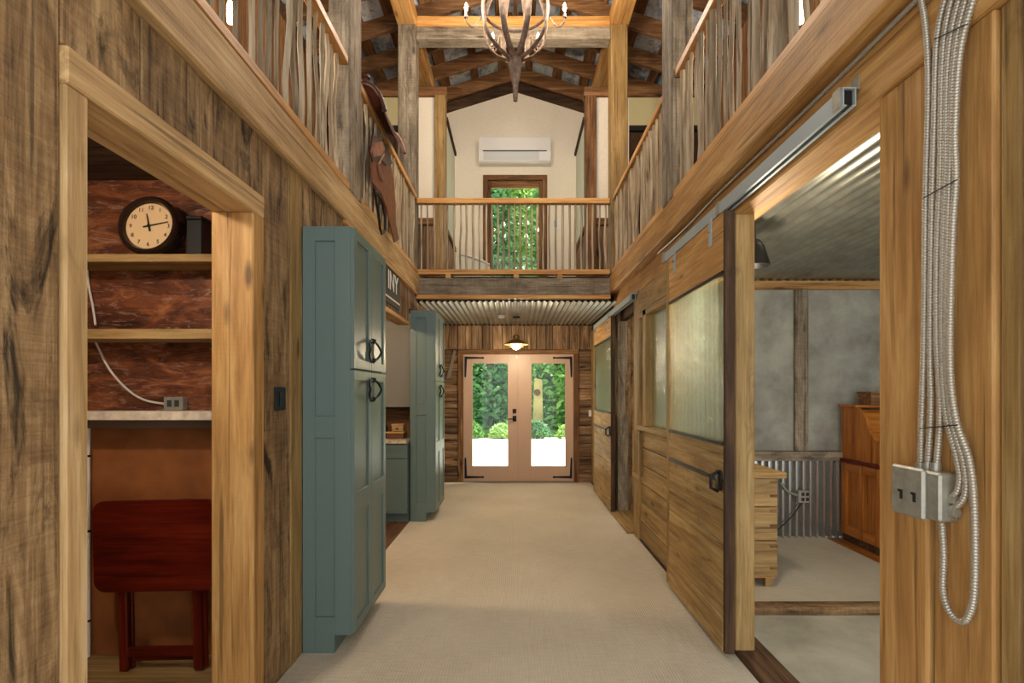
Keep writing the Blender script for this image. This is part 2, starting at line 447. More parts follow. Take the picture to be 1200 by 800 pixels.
# ================================================================== right wall
struct('beam', B(1.21, 1.385, NEAR, 6.3, 2.43, 2.63, c=.008), wood('honey', 'y'), 'wide header timber above the sliding door opening', 'beam')
wr = struct('wall_right', MB().box(1.26, 1.36, NEAR, 1.52, 0, 2.43).box(1.26, 1.33, 2.96, 5.20, 0, 1.08).box(1.26, 1.33, 2.96, 5.20, 2.22, 2.43)
    .box(1.264, 1.33, 6.18, BK, 0, 2.63).box(1.26, 1.33, 5.20, 6.15, 2.30, 2.43), wood('dark', 'z'))
for a, b, x, m in [(.3, .65, 1.228, 'honey'), (.65, .95, 1.234, 'pine'), (.95, 1.245, 1.228, 'honey'), (1.257, 1.317, 1.242, 'pine'), (1.317, 1.510, 1.230, 'honey')]:
    plank(wr, x, 1.262, a, b-.003, 0, 2.43, wood(m), .006)
struct('post', B(1.224, 1.385, 1.522, 1.728, 0, 2.429, c=.008), wood('honey'), 'wide honey coloured post beside the conduit bundle', 'post')
struct('post', B(1.215, 1.325, 2.83, 2.955, .012, 2.43, c=.006), wood('pine'), 'knotty pale post behind the sliding door edge', 'post')
zz = [0.02, .20, .39, .57, .75, .92, 1.08]
for a, b in zip(zz, zz[1:]): plank(wr, RX, 1.262, 2.96, 5.15, a, b-.010, wood('pine', 'y'))
part('window_sill', B(1.19, 1.35, 2.96, 5.02, 1.08, 1.125, c=.005), wood('pine', 'y'), wr)
part('window_post', B(1.20, 1.34, 4.72, 4.84, 1.125, 2.22, c=.006), wood('pine'), wr)
part('window_post', B(1.20, 1.34, 4.98, 5.20, 0, 2.43, c=.006), wood('pine'), wr)
part('window_header', B(1.20, 1.34, 2.96, 4.98, 2.16, 2.43, c=.006), wood('pine', 'y'), wr)
part('panel', B(1.24, 1.30, 4.84, 4.98, 1.125, 2.16), wood('pine'), wr)
part('window_pane', B(1.262, 1.270, 3.92, 4.72, 1.125, 2.16), glass_rain(), wr)
part('window_post', B(1.20, 1.34, 3.84, 3.92, 1.125, 2.16, c=.005), wood('pine'), wr)
q = cuts(6.18, BK, .2, .3)
for a, b in zip(q, q[1:]): plank(wr, RX, 1.262, a, b-.004, 0, 2.43, wood('pine'))
part('door_jamb', B(1.222, 1.50, 6.142, 6.17, 0, 2.43, c=.005), wood('barn'), wr)
# feed hatch frame in the plank wall
h = thing('hatch_frame', 'small wooden hatch frame set in the plank wall by the dark doorway', 'hatch', (1.2, 5.05, .65))
part('side_board', B(1.185, 1.225, 4.90, 4.945, .64, 1.06, c=.005), wood('pine'), h)
part('side_board', B(1.185, 1.225, 5.15, 5.19, .64, 1.06, c=.005), wood('pine'), h)
part('bottom_board', B(1.185, 1.225, 4.90, 5.19, .60, .64, c=.005), wood('pine', 'y'), h)
part('recess_shade', B(1.212, 1.222, 4.945, 5.15, .64, 1.06), wood('dark'), h)  # flat dark sheet stands in for the shade inside the hatch hole
# live edge plank seen in the dark doorway
pts = [(1.335+.018*math.sin(z*3.1)+.010*math.sin(z*8), z) for z in [.036+i*.098 for i in range(24)]]
tag(part('live_edge_plank', MB().prism(pts+[(1.222, pts[-1][1]), (1.222, .036)], 'y', 6.10, 6.14), wood('greyed')), 'grey live edge plank standing in the dark doorway', 'plank')
# ================================================================== back wall, lower
wb = struct('wall_back', MB().box(-1.4, -.86, BK+.03, BK+.13, 0, 2.86).box(.955, 1.4, BK+.03, BK+.13, 0, 2.86).box(-.86, .955, BK+.03, BK+.13, 2.08, 2.86), wood('dark'))
q = cuts(-1.19, 1.25, .08, .17)
for a, b in zip(q, q[1:]): plank(wb, a, b-.007, BK-random.uniform(0, .012), BK+.03, 2.135, 2.52, wood('mixed'))
for x0, x1 in ((-1.19, -.925), (1.02, 1.25)):
    q = cuts(0, 2.13, .09, .2)
    for a, b in zip(q, q[1:]): plank(wb, x0, x1, BK-random.uniform(0, .02), BK+.03, a, b-.008, wood('mixed', 'x'))
tr = struct('trim_6', B(-.925, 1.02, BK-.03, BK+.05, 2.06, 2.135, c=.005), wood('rafter', 'x'), 'brown wood casing around the double doors', 'casing')
part('casing_side', B(-.925, -.84, BK-.03, BK+.05, 0, 2.06, c=.005), wood('rafter'), tr)
part('casing_side', B(.936, 1.02, BK-.03, BK+.05, 0, 2.06, c=.005), wood('rafter'), tr)
def french_leaf(name, x0, x1, gx0, gx1, hside, label):
    d = thing(name, label, 'door', ((x0+x1)/2, BK, .015), None, 'structure')
    y0, y1 = BK, BK+.045
    part('stile', B(x0, gx0, y0, y1, .015, 2.057, c=.003), DOORTAN, d); part('stile', B(gx1, x1, y0, y1, .015, 2.057, c=.003), DOORTAN, d)
    part('rail', B(gx0, gx1, y0, y1, .015, .25, c=.003), DOORTAN, d); part('rail', B(gx0, gx1, y0, y1, 1.925, 2.057, c=.003), DOORTAN, d)
    part('glazing_bead', MB().box(gx0-.015, gx0+.012, y0-.006, y0+.012, .235, 1.94).box(gx1-.012, gx1+.015, y0-.006, y0+.012, .235, 1.94)
         .box(gx0+.012, gx1-.012, y0-.006, y0+.012, .235, .262).box(gx0+.012, gx1-.012, y0-.006, y0+.012, 1.913, 1.94), DOORTAN, d)
    part('glass_pane', B(gx0, gx1, y0+.018, y0+.026, .25, 1.925), glass_clear(), d)
    xe = x0+.02 if hside < 0 else x1-.02; s = 1 if hside < 0 else -1
    for z, t in ((.085, 1), (2.0, -1)):
        part('corner_strap', MB().prism([(xe, z-.022), (xe+s*.26, z-.012), (xe+s*.31, z-.016), (xe+s*.31, z+.016), (xe+s*.26, z+.012), (xe+s*.035, z+.02)], 'y', y0-.008, y0)
             .prism([(xe, z-.022*t), (xe+s*.042, z-.022*t), (xe+s*.026, z+t*.30), (xe+s*.012, z+t*.32), (xe, z+t*.30)], 'y', y0-.0079, y0), IRON, d, label='black iron corner strap')
    return d
dl = french_leaf('door_1', -.837, .039, -.70, -.11, -1, 'left leaf of the tan glazed double doors, with the lever handle')
french_leaf('door_2', .043, .933, .247, .812, 1, 'right leaf of the tan glazed double doors')
part('astragal', B(.028, .054, BK-.010, BK-.0005, .02, 2.05, c=.003), DOORTAN, dl)
hd = part('door_handle', MB().box(-.045, .015, BK-.012, BK, .98, 1.07, c=.004).tube([(-.015, BK-.01, 1.02), (-.015, BK-.05, 1.02), (-.12, BK-.055, 1.02)], .01, 8), IRON, dl, label='black lever handle')
part('deadbolt', MB().box(-.045, .015, BK-.014, BK, 1.11, 1.18, c=.004).box(-.022, -.008, BK-.03, BK-.013, 1.125, 1.165), IRON, dl)
part('contact_sensor', B(.005, .035, BK-.022, BK, 1.985, 2.045, c=.004), WHITE, dl)
# ================================================================== gallery
def corrugated(x0, x1, y0, y1, z, pitch=.07, amp=.012, axis='y', step=6):
    mb = MB(); V = []; F = []; n = int((x1-x0)/pitch*step)
    for i in range(n+1):
        x = x0+(x1-x0)*i/n; zz_ = z+amp*math.sin(2*PI*(x-x0)/pitch)
        V += [(x, y0, zz_), (x, y1, zz_), (x, y0, zz_+.004), (x, y1, zz_+.004)]
    for i in range(n):
        a = i*4; b = a+4
        F += [(a, a+1, b+1, b), (a+2, b+2, b+3, a+3), (a, b, b+2, a+2), (a+1, a+3, b+3, b+1)]
    mb.add(V, F); mb.sm = True; return mb
struct('ceiling', corrugated(-1.35, 1.21, 6.14, BK, 2.53), CORR, 'corrugated metal ceiling under the gallery', 'ceiling')
struct('floor_gallery', B(-2.6, 2.6, 6.26, BK+.03, 2.66, 2.86), wood('floorwd', 'y'))
struct('beam', B(-1.18, 1.13, 6.08, 6.22, 2.60, 2.80, c=.008), wood('greyed', 'x'), 'dark grey brown beam under the gallery railing', 'beam')
struct('trim_7', B(-1.18, 1.13, 6.07, 6.16, 2.555, 2.60, c=.004), wood('rail', 'x'))
for x in (-1.18+.35, -.02, .5): struct('trim_8', B(x, x+.06, 6.09, 6.2, 2.80, 2.85), wood('honey', 'x'))
# posts
struct('post', B(-1.30, -1.15, 3.557, 3.83, 2.85, 5.80, c=.01), wood('greyed'), 'rough sawn grey post rising from the left beam near the chandelier', 'post')
struct('post', B(1.13, 1.285, 3.70, 3.95, 2.85, 5.80, c=.01), wood('greyed'), 'rough sawn grey post rising from the right beam', 'post')
struct('post', B(-1.39, -1.18, 6.05, 6.25, 2.85, 5.80, c=.008), wood('greyed'), 'square post at the left end of the gallery railing', 'post')
struct('post', B(1.13, 1.33, 6.05, 6.25, 2.85, 5.80, c=.008), wood('pine'), 'square post at the right end of the gallery railing', 'post')
struct('beam', B(-1.40, -1.18, -2.5, BK, 5.80, 6.0, c=.008), wood('honey', 'y'), 'roof plate timber over the left posts', 'beam')
struct('beam', B(1.13, 1.35, -2.5, BK, 5.80, 6.0, c=.008), wood('honey', 'y'), 'roof plate timber over the right posts', 'beam')
struct('beam', B(-1.18, 1.13, 6.10, 6.26, 5.79, 5.93, c=.006), wood('rail', 'x'), 'orange upper tie beam behind the chandelier', 'beam')
struct('beam', B(-1.18, 1.13, 6.08, 6.24, 5.64, 5.789, c=.006), wood('greyed', 'x'), 'pale lower tie beam behind the chandelier', 'beam')
# ================================================================== loft shell
for s, nm in ((-1, 'left'), (1, 'right')):
    struct('floor_loft_'+nm, B(s*1.40, s*2.62, NEAR, 6.26, 2.66, 2.86), wood('floorwd', 'y'))
    lw = struct('wall_loft_'+nm, B(s*2.60, s*2.70, -2.5, BK, 2.6, 5.80), wood('dark'))
    q = cuts(NEAR, 7.0, .18, .3)
    for a, b in zip(q, q[1:]): plank(lw, s*2.57, s*2.60, a, b-.006, 2.86, 5.58, wood('rafter'))
# partition across the lofts at Y=7
PY = 7.03
for s, nm in ((-1, 'left'), (1, 'right')):
    def sb(a, b, y0, y1, z0, z1): return B(s*a, s*b, y0, y1, z0, z1)
    pw = struct('wall_partition_'+nm, sb(1.10, 1.56, PY, PY+.08, 3.83, 5.49), CREAM if s < 0 else CREAM)
    part('upper_panel', sb(1.56, 2.57, PY, PY+.08, 5.10, 5.49), YELLOWW, pw)
    part('cap_rail', sb(1.10, 1.56, PY-.03, PY+.08, 3.74, 3.83), wood('rafter', 'x'), pw)
    for i in range(4): part('plank', sb(1.10+i*.115, 1.10+i*.115+.111, PY, PY+.05, 2.86, 3.74), wood('mixed'), pw)
    part('door_head', sb(1.56, 2.57, PY-.02, PY+.08, 5.03, 5.10), plain('near_black', (28, 22, 18), .6), pw)
    part('door_panel', sb(1.56, 2.57, PY+.03, PY+.07, 2.86, 5.03), wood('dark'), pw)
    part('top_plate', sb(.94, 2.57, PY-.05, PY+.1, 5.49, 5.61), wood('rafter', 'x'), pw)
    part('corner_post', sb(.955, 1.10, PY-.06, PY+.09, 2.86, 5.49), wood('pine' if s < 0 else 'rafter'), pw)
    # side walls of the gable room
    sw = struct('wall_gable_'+nm, sb(.975, 1.05, PY+.1, BK, 3.76, 5.24), plain('greenish_white', (214, 218, 196), .7))
    part('wainscot', sb(.975, 1.05, PY+.1, BK, 2.86, 3.70), wood('mixed'), sw)
    part('cap_rail', sb(.95, 1.05, PY+.1, BK, 3.70, 3.76), wood('rafter', 'y'), sw)
    part('top_cap', sb(.945, 1.06, PY+.12, BK-.005, 5.24, 5.29), wood('dark', 'y'), sw)
gz = lambda x: 6.60-.31*abs(x)
# gable wall with the upper door opening
gw = MB()
gw.prism([(-2.6, 2.86), (-.52, 2.86), (-.52, 4.93), (-2.6, 4.93)], 'y', BK, BK+.12)
gw.prism([(.51, 2.86), (2.6, 2.86), (2.6, 4.93), (.51, 4.93)], 'y', BK, BK+.12)
gw.prism([(-2.6, 4.93), (2.6, 4.93), (2.6, gz(2.6)), (0, gz(0)), (-2.6, gz(2.6))], 'y', BK, BK+.12)
gwo = struct('wall_gable', gw, CREAM, 'cream gable wall above the gallery', 'wall')
part('dark_gap_strip', MB().prism([(-2.55, 6.27-.31*2.55), (0, 6.27), (2.55, 6.27-.31*2.55), (2.55, 6.59-.31*2.55), (0, 6.59), (-2.55, 6.59-.31*2.55)], 'y', BK-.02, BK), wood('dark', 'x'), gwo)  # dark strip stands in for the shaded tin between wall and rafter
d3 = thing('door_3', 'brown framed glass door in the cream gable wall', 'door', (0, BK, 2.86), None, 'structure')
for x0, x1 in ((-.52, -.44), (.43, .51)): part('frame_side', B(x0, x1, BK-.03, BK+.09, 2.86, 4.85, c=.005), wood('rafter'), d3)
part('frame_head', B(-.52, .51, BK-.03, BK+.09, 4.85, 4.93, c=.005), wood('rafter', 'x'), d3)
for x0, x1 in ((-.44, -.39), (.38, .43)): part('stile', B(x0, x1, BK+.01, BK+.055, 2.88, 4.85, c=.004), wood('rafter'), d3)
part('rail', B(-.39, .38, BK+.01, BK+.055, 4.74, 4.85, c=.004), wood('rafter', 'x'), d3)
part('rail', B(-.39, .38, BK+.01, BK+.055, 2.88, 3.02, c=.004), wood('rafter', 'x'), d3)
part('glass_pane', B(-.39, .38, BK+.03, BK+.036, 3.02, 4.74), glass_clear(), d3)
# ================================================================== roof
SL = .31; AN = math.atan(SL)
def slope(s, d0, d1, y0, y1, h0, h1):   # box on the slope: d = distance from ridge, h = height above the rafter underside
    M = Matrix.Translation((0, 0, 6.41)) @ Matrix.Rotation(s*AN, 4, 'Y')
    return B(s*d0, s*d1, y0, y1, h0, h1, c=.005, M=M)
rf = MB()
for s in (-1, 1):
    b = slope(s, -.13, 3.3, -2.6, BK+.7, .235, .27); rf.add(b.v, b.f)
rf = struct('roof', rf, tin(), 'old tin roof on dark purlins', 'roof')
part('ridge_board', B(-.025, .025, -2.5, BK+.6, 6.42, 6.63), wood('rafter', 'y'), rf)
ys = [8.12-.585*i for i in range(12)]
for y in ys:
    for s in (-1, 1): part('rafter', slope(s, 0, 3.2, y-.03, y+.03, 0, .19), wood('rafter', 'x'), rf)
for s in (-1, 1):
    for i in range(7):
        d = .08+i*.46+random.uniform(-.04, .04)
        part('purlin', slope(s, d, d+random.uniform(.11, .17), -2.5, BK+.6, .19, .232), wood('rafter', 'y'), rf)
# ================================================================== kitchen shell
struct('wall_kitchen', MB().box(-3.7, WX-.12, 6.30, 6.38, 0, 2.66).box(-3.7, -3.6, 3.4, 6.3, 0, 2.66).box(-3.6, WX-.12, 3.40, 3.48, 0, 2.66), wood('rafter', 'x'))
struct('ceiling_kitchen', B(-3.7, WX-.12, 3.4, 6.38, 2.62, 2.66), wood('mixed', 'y'))
# ================================================================== side room shell
struct('ceiling_side_room', corrugated(1.39, 4.7, .3, 5.14, 2.57, .085, .013), CORR, 'corrugated metal ceiling of the side room', 'ceiling')
MOT = plaster('mottled_plaster', (126, 122, 110), (150, 147, 134), (172, 170, 154), 2.6)
sr = struct('wall_side_room', B(1.33, 4.7, 5.14, 5.22, 0, 2.6), MOT, 'mottled grey plaster wall of the side room', 'wall')
mb = MB(); V = []; F = []; n = int(3.3/.068*8)
for i in range(n+1):
    x = 1.34+3.3*i/n; y = 5.10-.034*math.tanh(3*(math.sin(2*PI*i/8)+.1))
    V += [(x, y, 0.004), (x, y, .765)]
F = [(i*2, i*2+2, i*2+3, i*2+1) for i in range(n)]
mb.add(V, F); mb.sm = True
part('corrugated_wainscot', mb, plain('galvanised_sheet', (206, 204, 198), .24, .9), sr)
part('chair_rail', B(1.34, 4.7, 5.055, 5.14, .765, .86, c=.005), wood('greyed', 'x'), sr)
part('stud', B(2.79, 2.92, 5.10, 5.14, .86, 2.47, c=.004), wood('greyed'), sr)
part('stud', B(1.9, 2.0, 5.10, 5.14, .86, 2.47, c=.004), wood('greyed'), sr)
part('top_trim', B(1.34, 4.7, 5.09, 5.14, 2.47, 2.555, c=.004), wood('honey', 'x'), sr)
struct('wall_side_room_far', B(4.7, 4.8, .3, BK, 0, 2.6), MOT)
struct('wall_back_room', B(1.4, 4.7, BK-.01, BK+.13, -.12, 2.6), wood('dark'))
struct('ceiling_back_room', B(1.33, 4.7, 5.22, BK, 2.55, 2.6), wood('dark', 'y'))
# ================================================================== PANTRY CABINETS
def shaker(mb, y0, y1, z0, z1, xb, xf, st=.055, mids=()):
    mb.box(xb, xf-.009, y0, y1, z0, z1)
    mb.box(xf-.0095, xf, y0, y0+st, z0, z1, c=.0015); mb.box(xf-.0095, xf, y1-st, y1, z0, z1, c=.0015)
    for a, b in [(z0, z0+st), (z1-st, z1)]+list(mids): mb.box(xf-.0095, xf, y0+st, y1-st, a, b, c=.0015)
    return mb
def make_pantry(Y0, label):
    XF = -.891; XB = WX+.008; W = .69
    t = thing('pantry_cabinet', label, 'cabinet', (-1.03, Y0+W/2, 0), 'tall teal pantry cabinets')
    part('body', MB().box(XB, -.913, Y0+.012, Y0+W, .1, 2.36, c=.002).box(XB, -1.0, Y0+.012, Y0+W, 0, .1), TEAL, t)
    m = MB(); y0, y1 = Y0, Y0+.0125
    m.box(XB, XB+.07, y0, y1, .0, 2.36, c=.0015).box(-1.0, -.913, y0, y1, .1, 2.36, c=.0015)
    for a, b in ((0.0, .20), (1.19, 1.31), (2.28, 2.36)): m.box(XB+.07, -1.0, y0, y1, a, b, c=.0015)
    part('side_frame', m, TEAL, t)
    for z0, z1, mids, hz, s in ((1.575, 2.355, (), 1.70, 1), (.105, 1.565, ((.76, .88),), 1.46, -1)):
        for j in (0, 1):
            a = Y0+.002+j*.345; b = a+.341
            d = part('door', shaker(MB(), a, b, z0, z1, -.9125, XF, .055, mids), TEAL, t)
            yc = Y0+.345; sg = -1 if j == 0 else 1
            arc = [(XF+.028-.02*abs(math.cos(th)), yc+sg*(.014+.11*math.sin(th)), hz+.06*math.cos(th)) for th in [PI*i/14 for i in range(15)]]
            part('pull_handle', MB().tube(arc, .0075, 8), IRON, d)
            for dz in (.06, -.06): part('ferrule', MB().tube([(XF, yc+sg*.022, hz+dz-.012), (XF+.012, yc+sg*.022, hz+dz), (XF+.012, yc+sg*.022, hz+dz+.012)], .010, 8), IRON, d)
    return t
p1 = make_pantry(2.83, 'tall teal pantry cabinet standing beside the closet opening')
p2 = copy_tree(p1, None, (0, 2.89, 0)); p2['label'] = 'tall teal pantry cabinet farther down the hall by the double doors'
# ================================================================== KITCHEN RUN
def base_unit(x0, x1, label):
    t = thing('base_cabinet', label, 'cabinet', ((x0+x1)/2, 5.95, 0), 'kitchen base cabinets')
    part('body', MB().box(x0, x1, 5.66, 6.29, .1, .88).box(x0, x1, 5.72, 6.29, 0, .1), TEAL, t)
    def front(nm, z0, z1):
        m = MB().box(x0+.003, x1-.003, 5.65, 5.66, z0, z1); s = .05
        m.box(x0+.003, x0+s, 5.64, 5.65, z0, z1).box(x1-s, x1-.003, 5.64, 5.65, z0, z1).box(x0+s, x1-s, 5.64, 5.65, z0, z0+s).box(x0+s, x1-s, 5.64, 5.65, z1-s, z1)
        d = part(nm, m, TEAL, t)
        part('knob', MB().lathe([(.006, 0), (.006, .015), (.014, .02), (.012, .03), (0, .032)], ((x0+x1)/2, 5.64, (z0+z1)/2), 10, Matrix.Rotation(PI/2, 3, 'X')), IRON, d)
    front('drawer', .72, .87); front('door', .11, .71)
base_unit(-1.79, -1.192, 'teal base cabinet next to the far pantry cabinet')
base_unit(-2.395, -1.795, 'teal base cabinet deeper in the kitchen, left of the other base cabinet')
tag(part('countertop', B(-2.40, -1.192, 5.61, 6.295, .88, .92, c=.005), plaster('stone_top', (150, 132, 104), (190, 172, 142), (214, 200, 176), 30)), 'speckled tan stone countertop on the teal base cabinets', 'countertop')
def upper_unit(x0, x1, label):
    t = thing('wall_cabinet', label, 'cabinet', ((x0+x1)/2, 6.1, 1.27), 'kitchen wall cabinets')
    part('body', B(x0, x1, 5.97, 6.295, 1.27, 2.36), CABGREY, t)
    m = MB().box(x0+.003, x1-.003, 5.96, 5.97, 1.275, 2.24); s = .055
    m.box(x0+.003, x0+s, 5.95, 5.96, 1.275, 2.24).box(x1-s, x1-.003, 5.95, 5.96, 1.275, 2.24).box(x0+s, x1-s, 5.95, 5.96, 1.275, 1.33).box(x0+s, x1-s, 5.95, 5.96, 2.185, 2.24)
    part('door', m, CABGREY, t)
    part('crown', B(x0, x1, 5.94, 5.97, 2.28, 2.36), CABGREY, t)
upper_unit(-1.79, -1.192, 'grey wall cabinet next to the far pantry cabinet')
upper_unit(-2.395, -1.795, 'grey wall cabinet deeper in the kitchen, left of the other wall cabinet')
t = thing('wooden_tray', 'small wooden tray with pale rim on the kitchen counter', 'tray', (-1.36, 5.85, .92))
part('base', B(-1.45, -1.26, 5.75, 5.95, .921, .985, c=.004), wood('rafter', 'x'), t)
part('rim', MB().box(-1.455, -1.255, 5.745, 5.76, .985, 1.0).box(-1.455, -1.255, 5.94, 5.955, .985, 1.0).box(-1.455, -1.44, 5.76, 5.94, .985, 1.0).box(-1.27, -1.255, 5.76, 5.94, .985, 1.0), wood('rail', 'x'), t)
t = thing('bread_box', 'tan wooden box standing on the tray on the kitchen counter', 'box', (-1.33, 5.86, 1.0))
part('body', B(-1.40, -1.27, 5.79, 5.93, 1.0005, 1.07, c=.004), wood('chest', 'x'), t)
part('lid', B(-1.405, -1.265, 5.785, 5.935, 1.0705, 1.085, c=.003), wood('oak', 'x'), t)
part('knob', MB().lathe([(.005, 0), (.012, .01), (0, .02)], (-1.335, 5.785, 1.035), 10, Matrix.Rotation(PI/2, 3, 'X')), IRON, t)
t = thing('glass_bottle', 'dark glass bottle on the kitchen counter left of the tray', 'bottle', (-1.49, 5.8, .92))
part('bottle_body', MB().lathe([(.035, 0), (.037, .01), (.037, .13), (.014, .17), (.013, .22)], (-1.495, 5.85, .9205), 16), plain('dark_glass', (22, 16, 12), .1, 0, .8), t)
part('stopper', MB().lathe([(.014, 0), (.014, .02), (.008, .03)], (-1.495, 5.85, 1.1406), 12), wood('oak'), t)
t = thing('unseen_bulb_lamp', 'unseen warm bulb lamp on the kitchen ceiling', 'lamp', (-2.1, 3.66, 2.6))  # fixture added out of sight; its warm light reaches carpet and pantry
part('base', MB().lathe([(.06, 0), (.06, .02), (.03, .03)], (-2.1, 3.66, 2.585), 16), IRON, t)
part('bulb', MB().lathe([(0, -.11), (.025, -.1), (.035, -.07), (.02, -.02), (.015, 0)], (-2.1, 3.66, 2.585), 14), emit('kitchen_bulb', (255, 214, 150), 8), t)
point('bulb_light', (-2.1, 3.66, 2.43), 30, (1, .78, .5), t, .05)
# sign above the kitchen opening
t = thing('wall_sign', 'dark wall sign with white capital letters above the kitchen opening', 'sign', (WX, 4.8, 2.27))
part('board', B(WX+.001, WX+.02, 4.30, 5.16, 2.27, 2.60, c=.003), plain('sign_board', (62, 58, 52), .6, 0, .3, (14, .1), .2), t)
part('stripe', B(WX+.02, WX+.023, 4.31, 5.15, 2.315, 2.33), WHITE, t)
put_text('lettering', 'INY', .25, .002, (WX+.023, 4.87, 2.475), (PI/2, 0, PI/2), WHITE, t)
# ================================================================== CLOSET CONTENT
def shelf(name, z0, z1, mat, label): return tag(part(name, B(-2.445, -1.312, 2.60, 2.795, z0, z1, c=.003), mat), label, 'shelf')
shelf('closet_shelf', 2.105, 2.145, wood('chest', 'x'), 'upper wooden closet shelf carrying the clock')
shelf('closet_shelf', 1.713, 1.765, wood('chest', 'x'), 'empty wooden closet shelf below the clock shelf')
t = thing('closet_ledge', 'white edged ledge under the copper wall in the closet', 'shelf', (-1.88, 2.7, 1.3))
part('top_board', B(-2.445, -1.312, 2.615, 2.795, 1.305, 1.343), WHITE, t)
part('edge_strip', B(-2.445, -1.312, 2.60, 2.614, 1.30, 1.345, c=.002), plain('chipped_white', (226, 208, 182), .6, 0, .3, (20, .2), .12), t)
part('under_rail', B(-2.445, -1.312, 2.74, 2.795, 1.25, 1.304), plain('dull_brown', (120, 96, 76), .6), t)
# clock
C0 = Vector((-1.895, 2.66, 2.302)); Rk = Matrix.Rotation(math.radians(90-6), 3, 'X')
t = thing('wall_clock', 'round dark rimmed clock with cream face leaning on the closet shelf', 'clock', C0)
def lz(name, prof, mat, n=40): return part(name, MB().lathe(prof, C0, n, Rk), mat, t)
CLK = plain('dark_clock_rim', (48, 30, 20), .25, .2)
lz('case', [(.120, -.06), (.150, -.05), (.150, -.01), (.140, .0)], CLK)
lz('rim', [(.146, -.012), (.157, 0), (.157, .018), (.146, .032), (.132, .03), (.122, .012), (.122, .004)], CLK)
lz('dial', [(.0, .008), (.124, .0075), (.124, .002)], plain('cream_dial', (226, 190, 142), .5))
for i in range(1, 13):
    a = PI/2-i*PI/6
    p = C0+Rk @ Vector((.098*math.cos(a), .098*math.sin(a), .0095))
    put_text('numeral', str(i), .03, .0006, p, (math.radians(84), 0, 0), BLACK, t)
def hand(name, ang, L, wd):
    a = math.radians(90-ang); u = Vector((math.cos(a), math.sin(a), 0)); v = Vector((-u.y, u.x, 0))
    P = [C0+Rk @ (q+Vector((0, 0, h))) for h in (.0125, .0145) for q in (u*-.03-v*wd, u*L-v*wd*.4, u*L+v*wd*.4, u*-.03+v*wd)]
    part(name, MB().add(P, [(0,1,2,3), (7,6,5,4), (0,4,5,1), (1,5,6,2), (2,6,7,3), (3,7,4,0)]), BLACK, t)
hand('hour_hand', -14, .066, .005); hand('minute_hand', 78, .10, .004)
lz('center_pin', [(.008, .011), (.008, .018), (0, .019)], BLACK, 12)
t = thing('black_box', 'black upright box at the right end of the clock shelf', 'box', (-1.66, 2.72, 2.146))
part('body', B(-1.71, -1.63, 2.66, 2.76, 2.146, 2.34, c=.004), BLACK, t)
part('lid', B(-1.713, -1.627, 2.657, 2.763, 2.3405, 2.36, c=.004), BLACK, t)
t = thing('brown_bottle', 'slim dark brown bottle between the clock and the black box', 'bottle', (-1.735, 2.73, 2.146))
part('bottle_body', MB().lathe([(.016, 0), (.018, .01), (.018, .12), (.008, .15), (.008, .19)], (-1.735, 2.725, 2.146), 14), plain('brown_glass', (74, 44, 26), .15), t)
part('cap', MB().lathe([(.010, 0), (.010, .02), (0, .021)], (-1.735, 2.725, 2.3365), 12), IRON, t)
# junction box and cable on the copper wall
def cw(px, py, dy=.02): return Vector((PX(px, 2.8-dy), 2.8-dy, PZ(py, 2.8-dy)))
t = thing('junction_box', 'small grey steel outlet box on the closet ledge', 'junction box', (-1.84, 2.78, 1.35))
part('box', B(-1.885, -1.79, 2.755, 2.798, 1.348, 1.415, c=.004), STEEL, t)
part('cover', B(-1.888, -1.787, 2.748, 2.755, 1.346, 1.418, c=.002), STEEL, t)
for dx in (-.02, .02): part('outlet', B(-1.8375+dx-.012, -1.8375+dx+.012, 2.746, 2.749, 1.365, 1.40), plain('dark_grey', (60, 60, 58), .5), t)
tag(part('electric_cable', MB().tube(catmull([cw(112, 401), cw(128, 432), cw(148, 455), cw(168, 468), cw(192, 473)], 8), .006, 8), plain('white_cable', (222, 212, 196), .5)), 'white cable curving down to the closet outlet box', 'cable')
tag(part('electric_cable', MB().tube(catmull([cw(102, 316), cw(104, 335), cw(109, 360), cw(112, 381)], 8), .006, 8), plain('white_cable', (222, 212, 196), .5)), 'white cable end between the two closet shelves', 'cable')
t = thing('white_pipe', 'thin white pipe running down the closet corner', 'pipe', (PX(102, 2.77), 2.77, 0))
part('tube', MB().tube([(PX(103, 2.77), 2.77, .013), (PX(103, 2.77), 2.77, 1.25)], .011, 10), WHITE, t)
for py in (534, 622, 727): part('clip', MB().tube([(PX(103, 2.77), 2.77, PZ(py, 2.77)-.006), (PX(103, 2.77), 2.77, PZ(py, 2.77)+.006)], .0135, 10), IRON, t)
# folding tray table
T0 = Vector((-1.81, 2.63, .012))
t = thing('folding_table', 'folded dark cherry tray table standing in the closet', 'table', T0)
CH = wood('cherry', 'x'); CHz = wood('cherry', 'z')
def rrect(x0, x1, z0, z1, r, n=6):
    P = []
    for cx, cz, a0 in ((x1-r, z1-r, 0), (x0+r, z1-r, 90), (x0+r, z0+r, 180), (x1-r, z0+r, 270)):
        for i in range(n+1): a = math.radians(a0+90*i/n); P.append((cx+r*math.cos(a), cz+r*math.sin(a)))
    return P
part('tabletop', MB().prism(rrect(-2.12, -1.50, .43, .89, .06), 'y', 2.585, 2.607), CH, t)
part('edge_band', MB().prism(rrect(-2.116, -1.504, .434, .886, .058), 'y', 2.607, 2.612), CHz, t)
for x in (-2.00, -1.62):
    part('leg', B(x-.025, x+.02, 2.614, 2.636, .012, .84, c=.004), CHz, t)
    part('leg', B(x-.01, x+.03, 2.640, 2.660, .012, .80, c=.004), CHz, t)
part('stretcher', B(-1.98, -1.645, 2.616, 2.634, .085, .135, c=.004), CH, t)
part('stretcher', B(-1.97, -1.632, 2.642, 2.658, .05, .075, c=.004), CH, t)
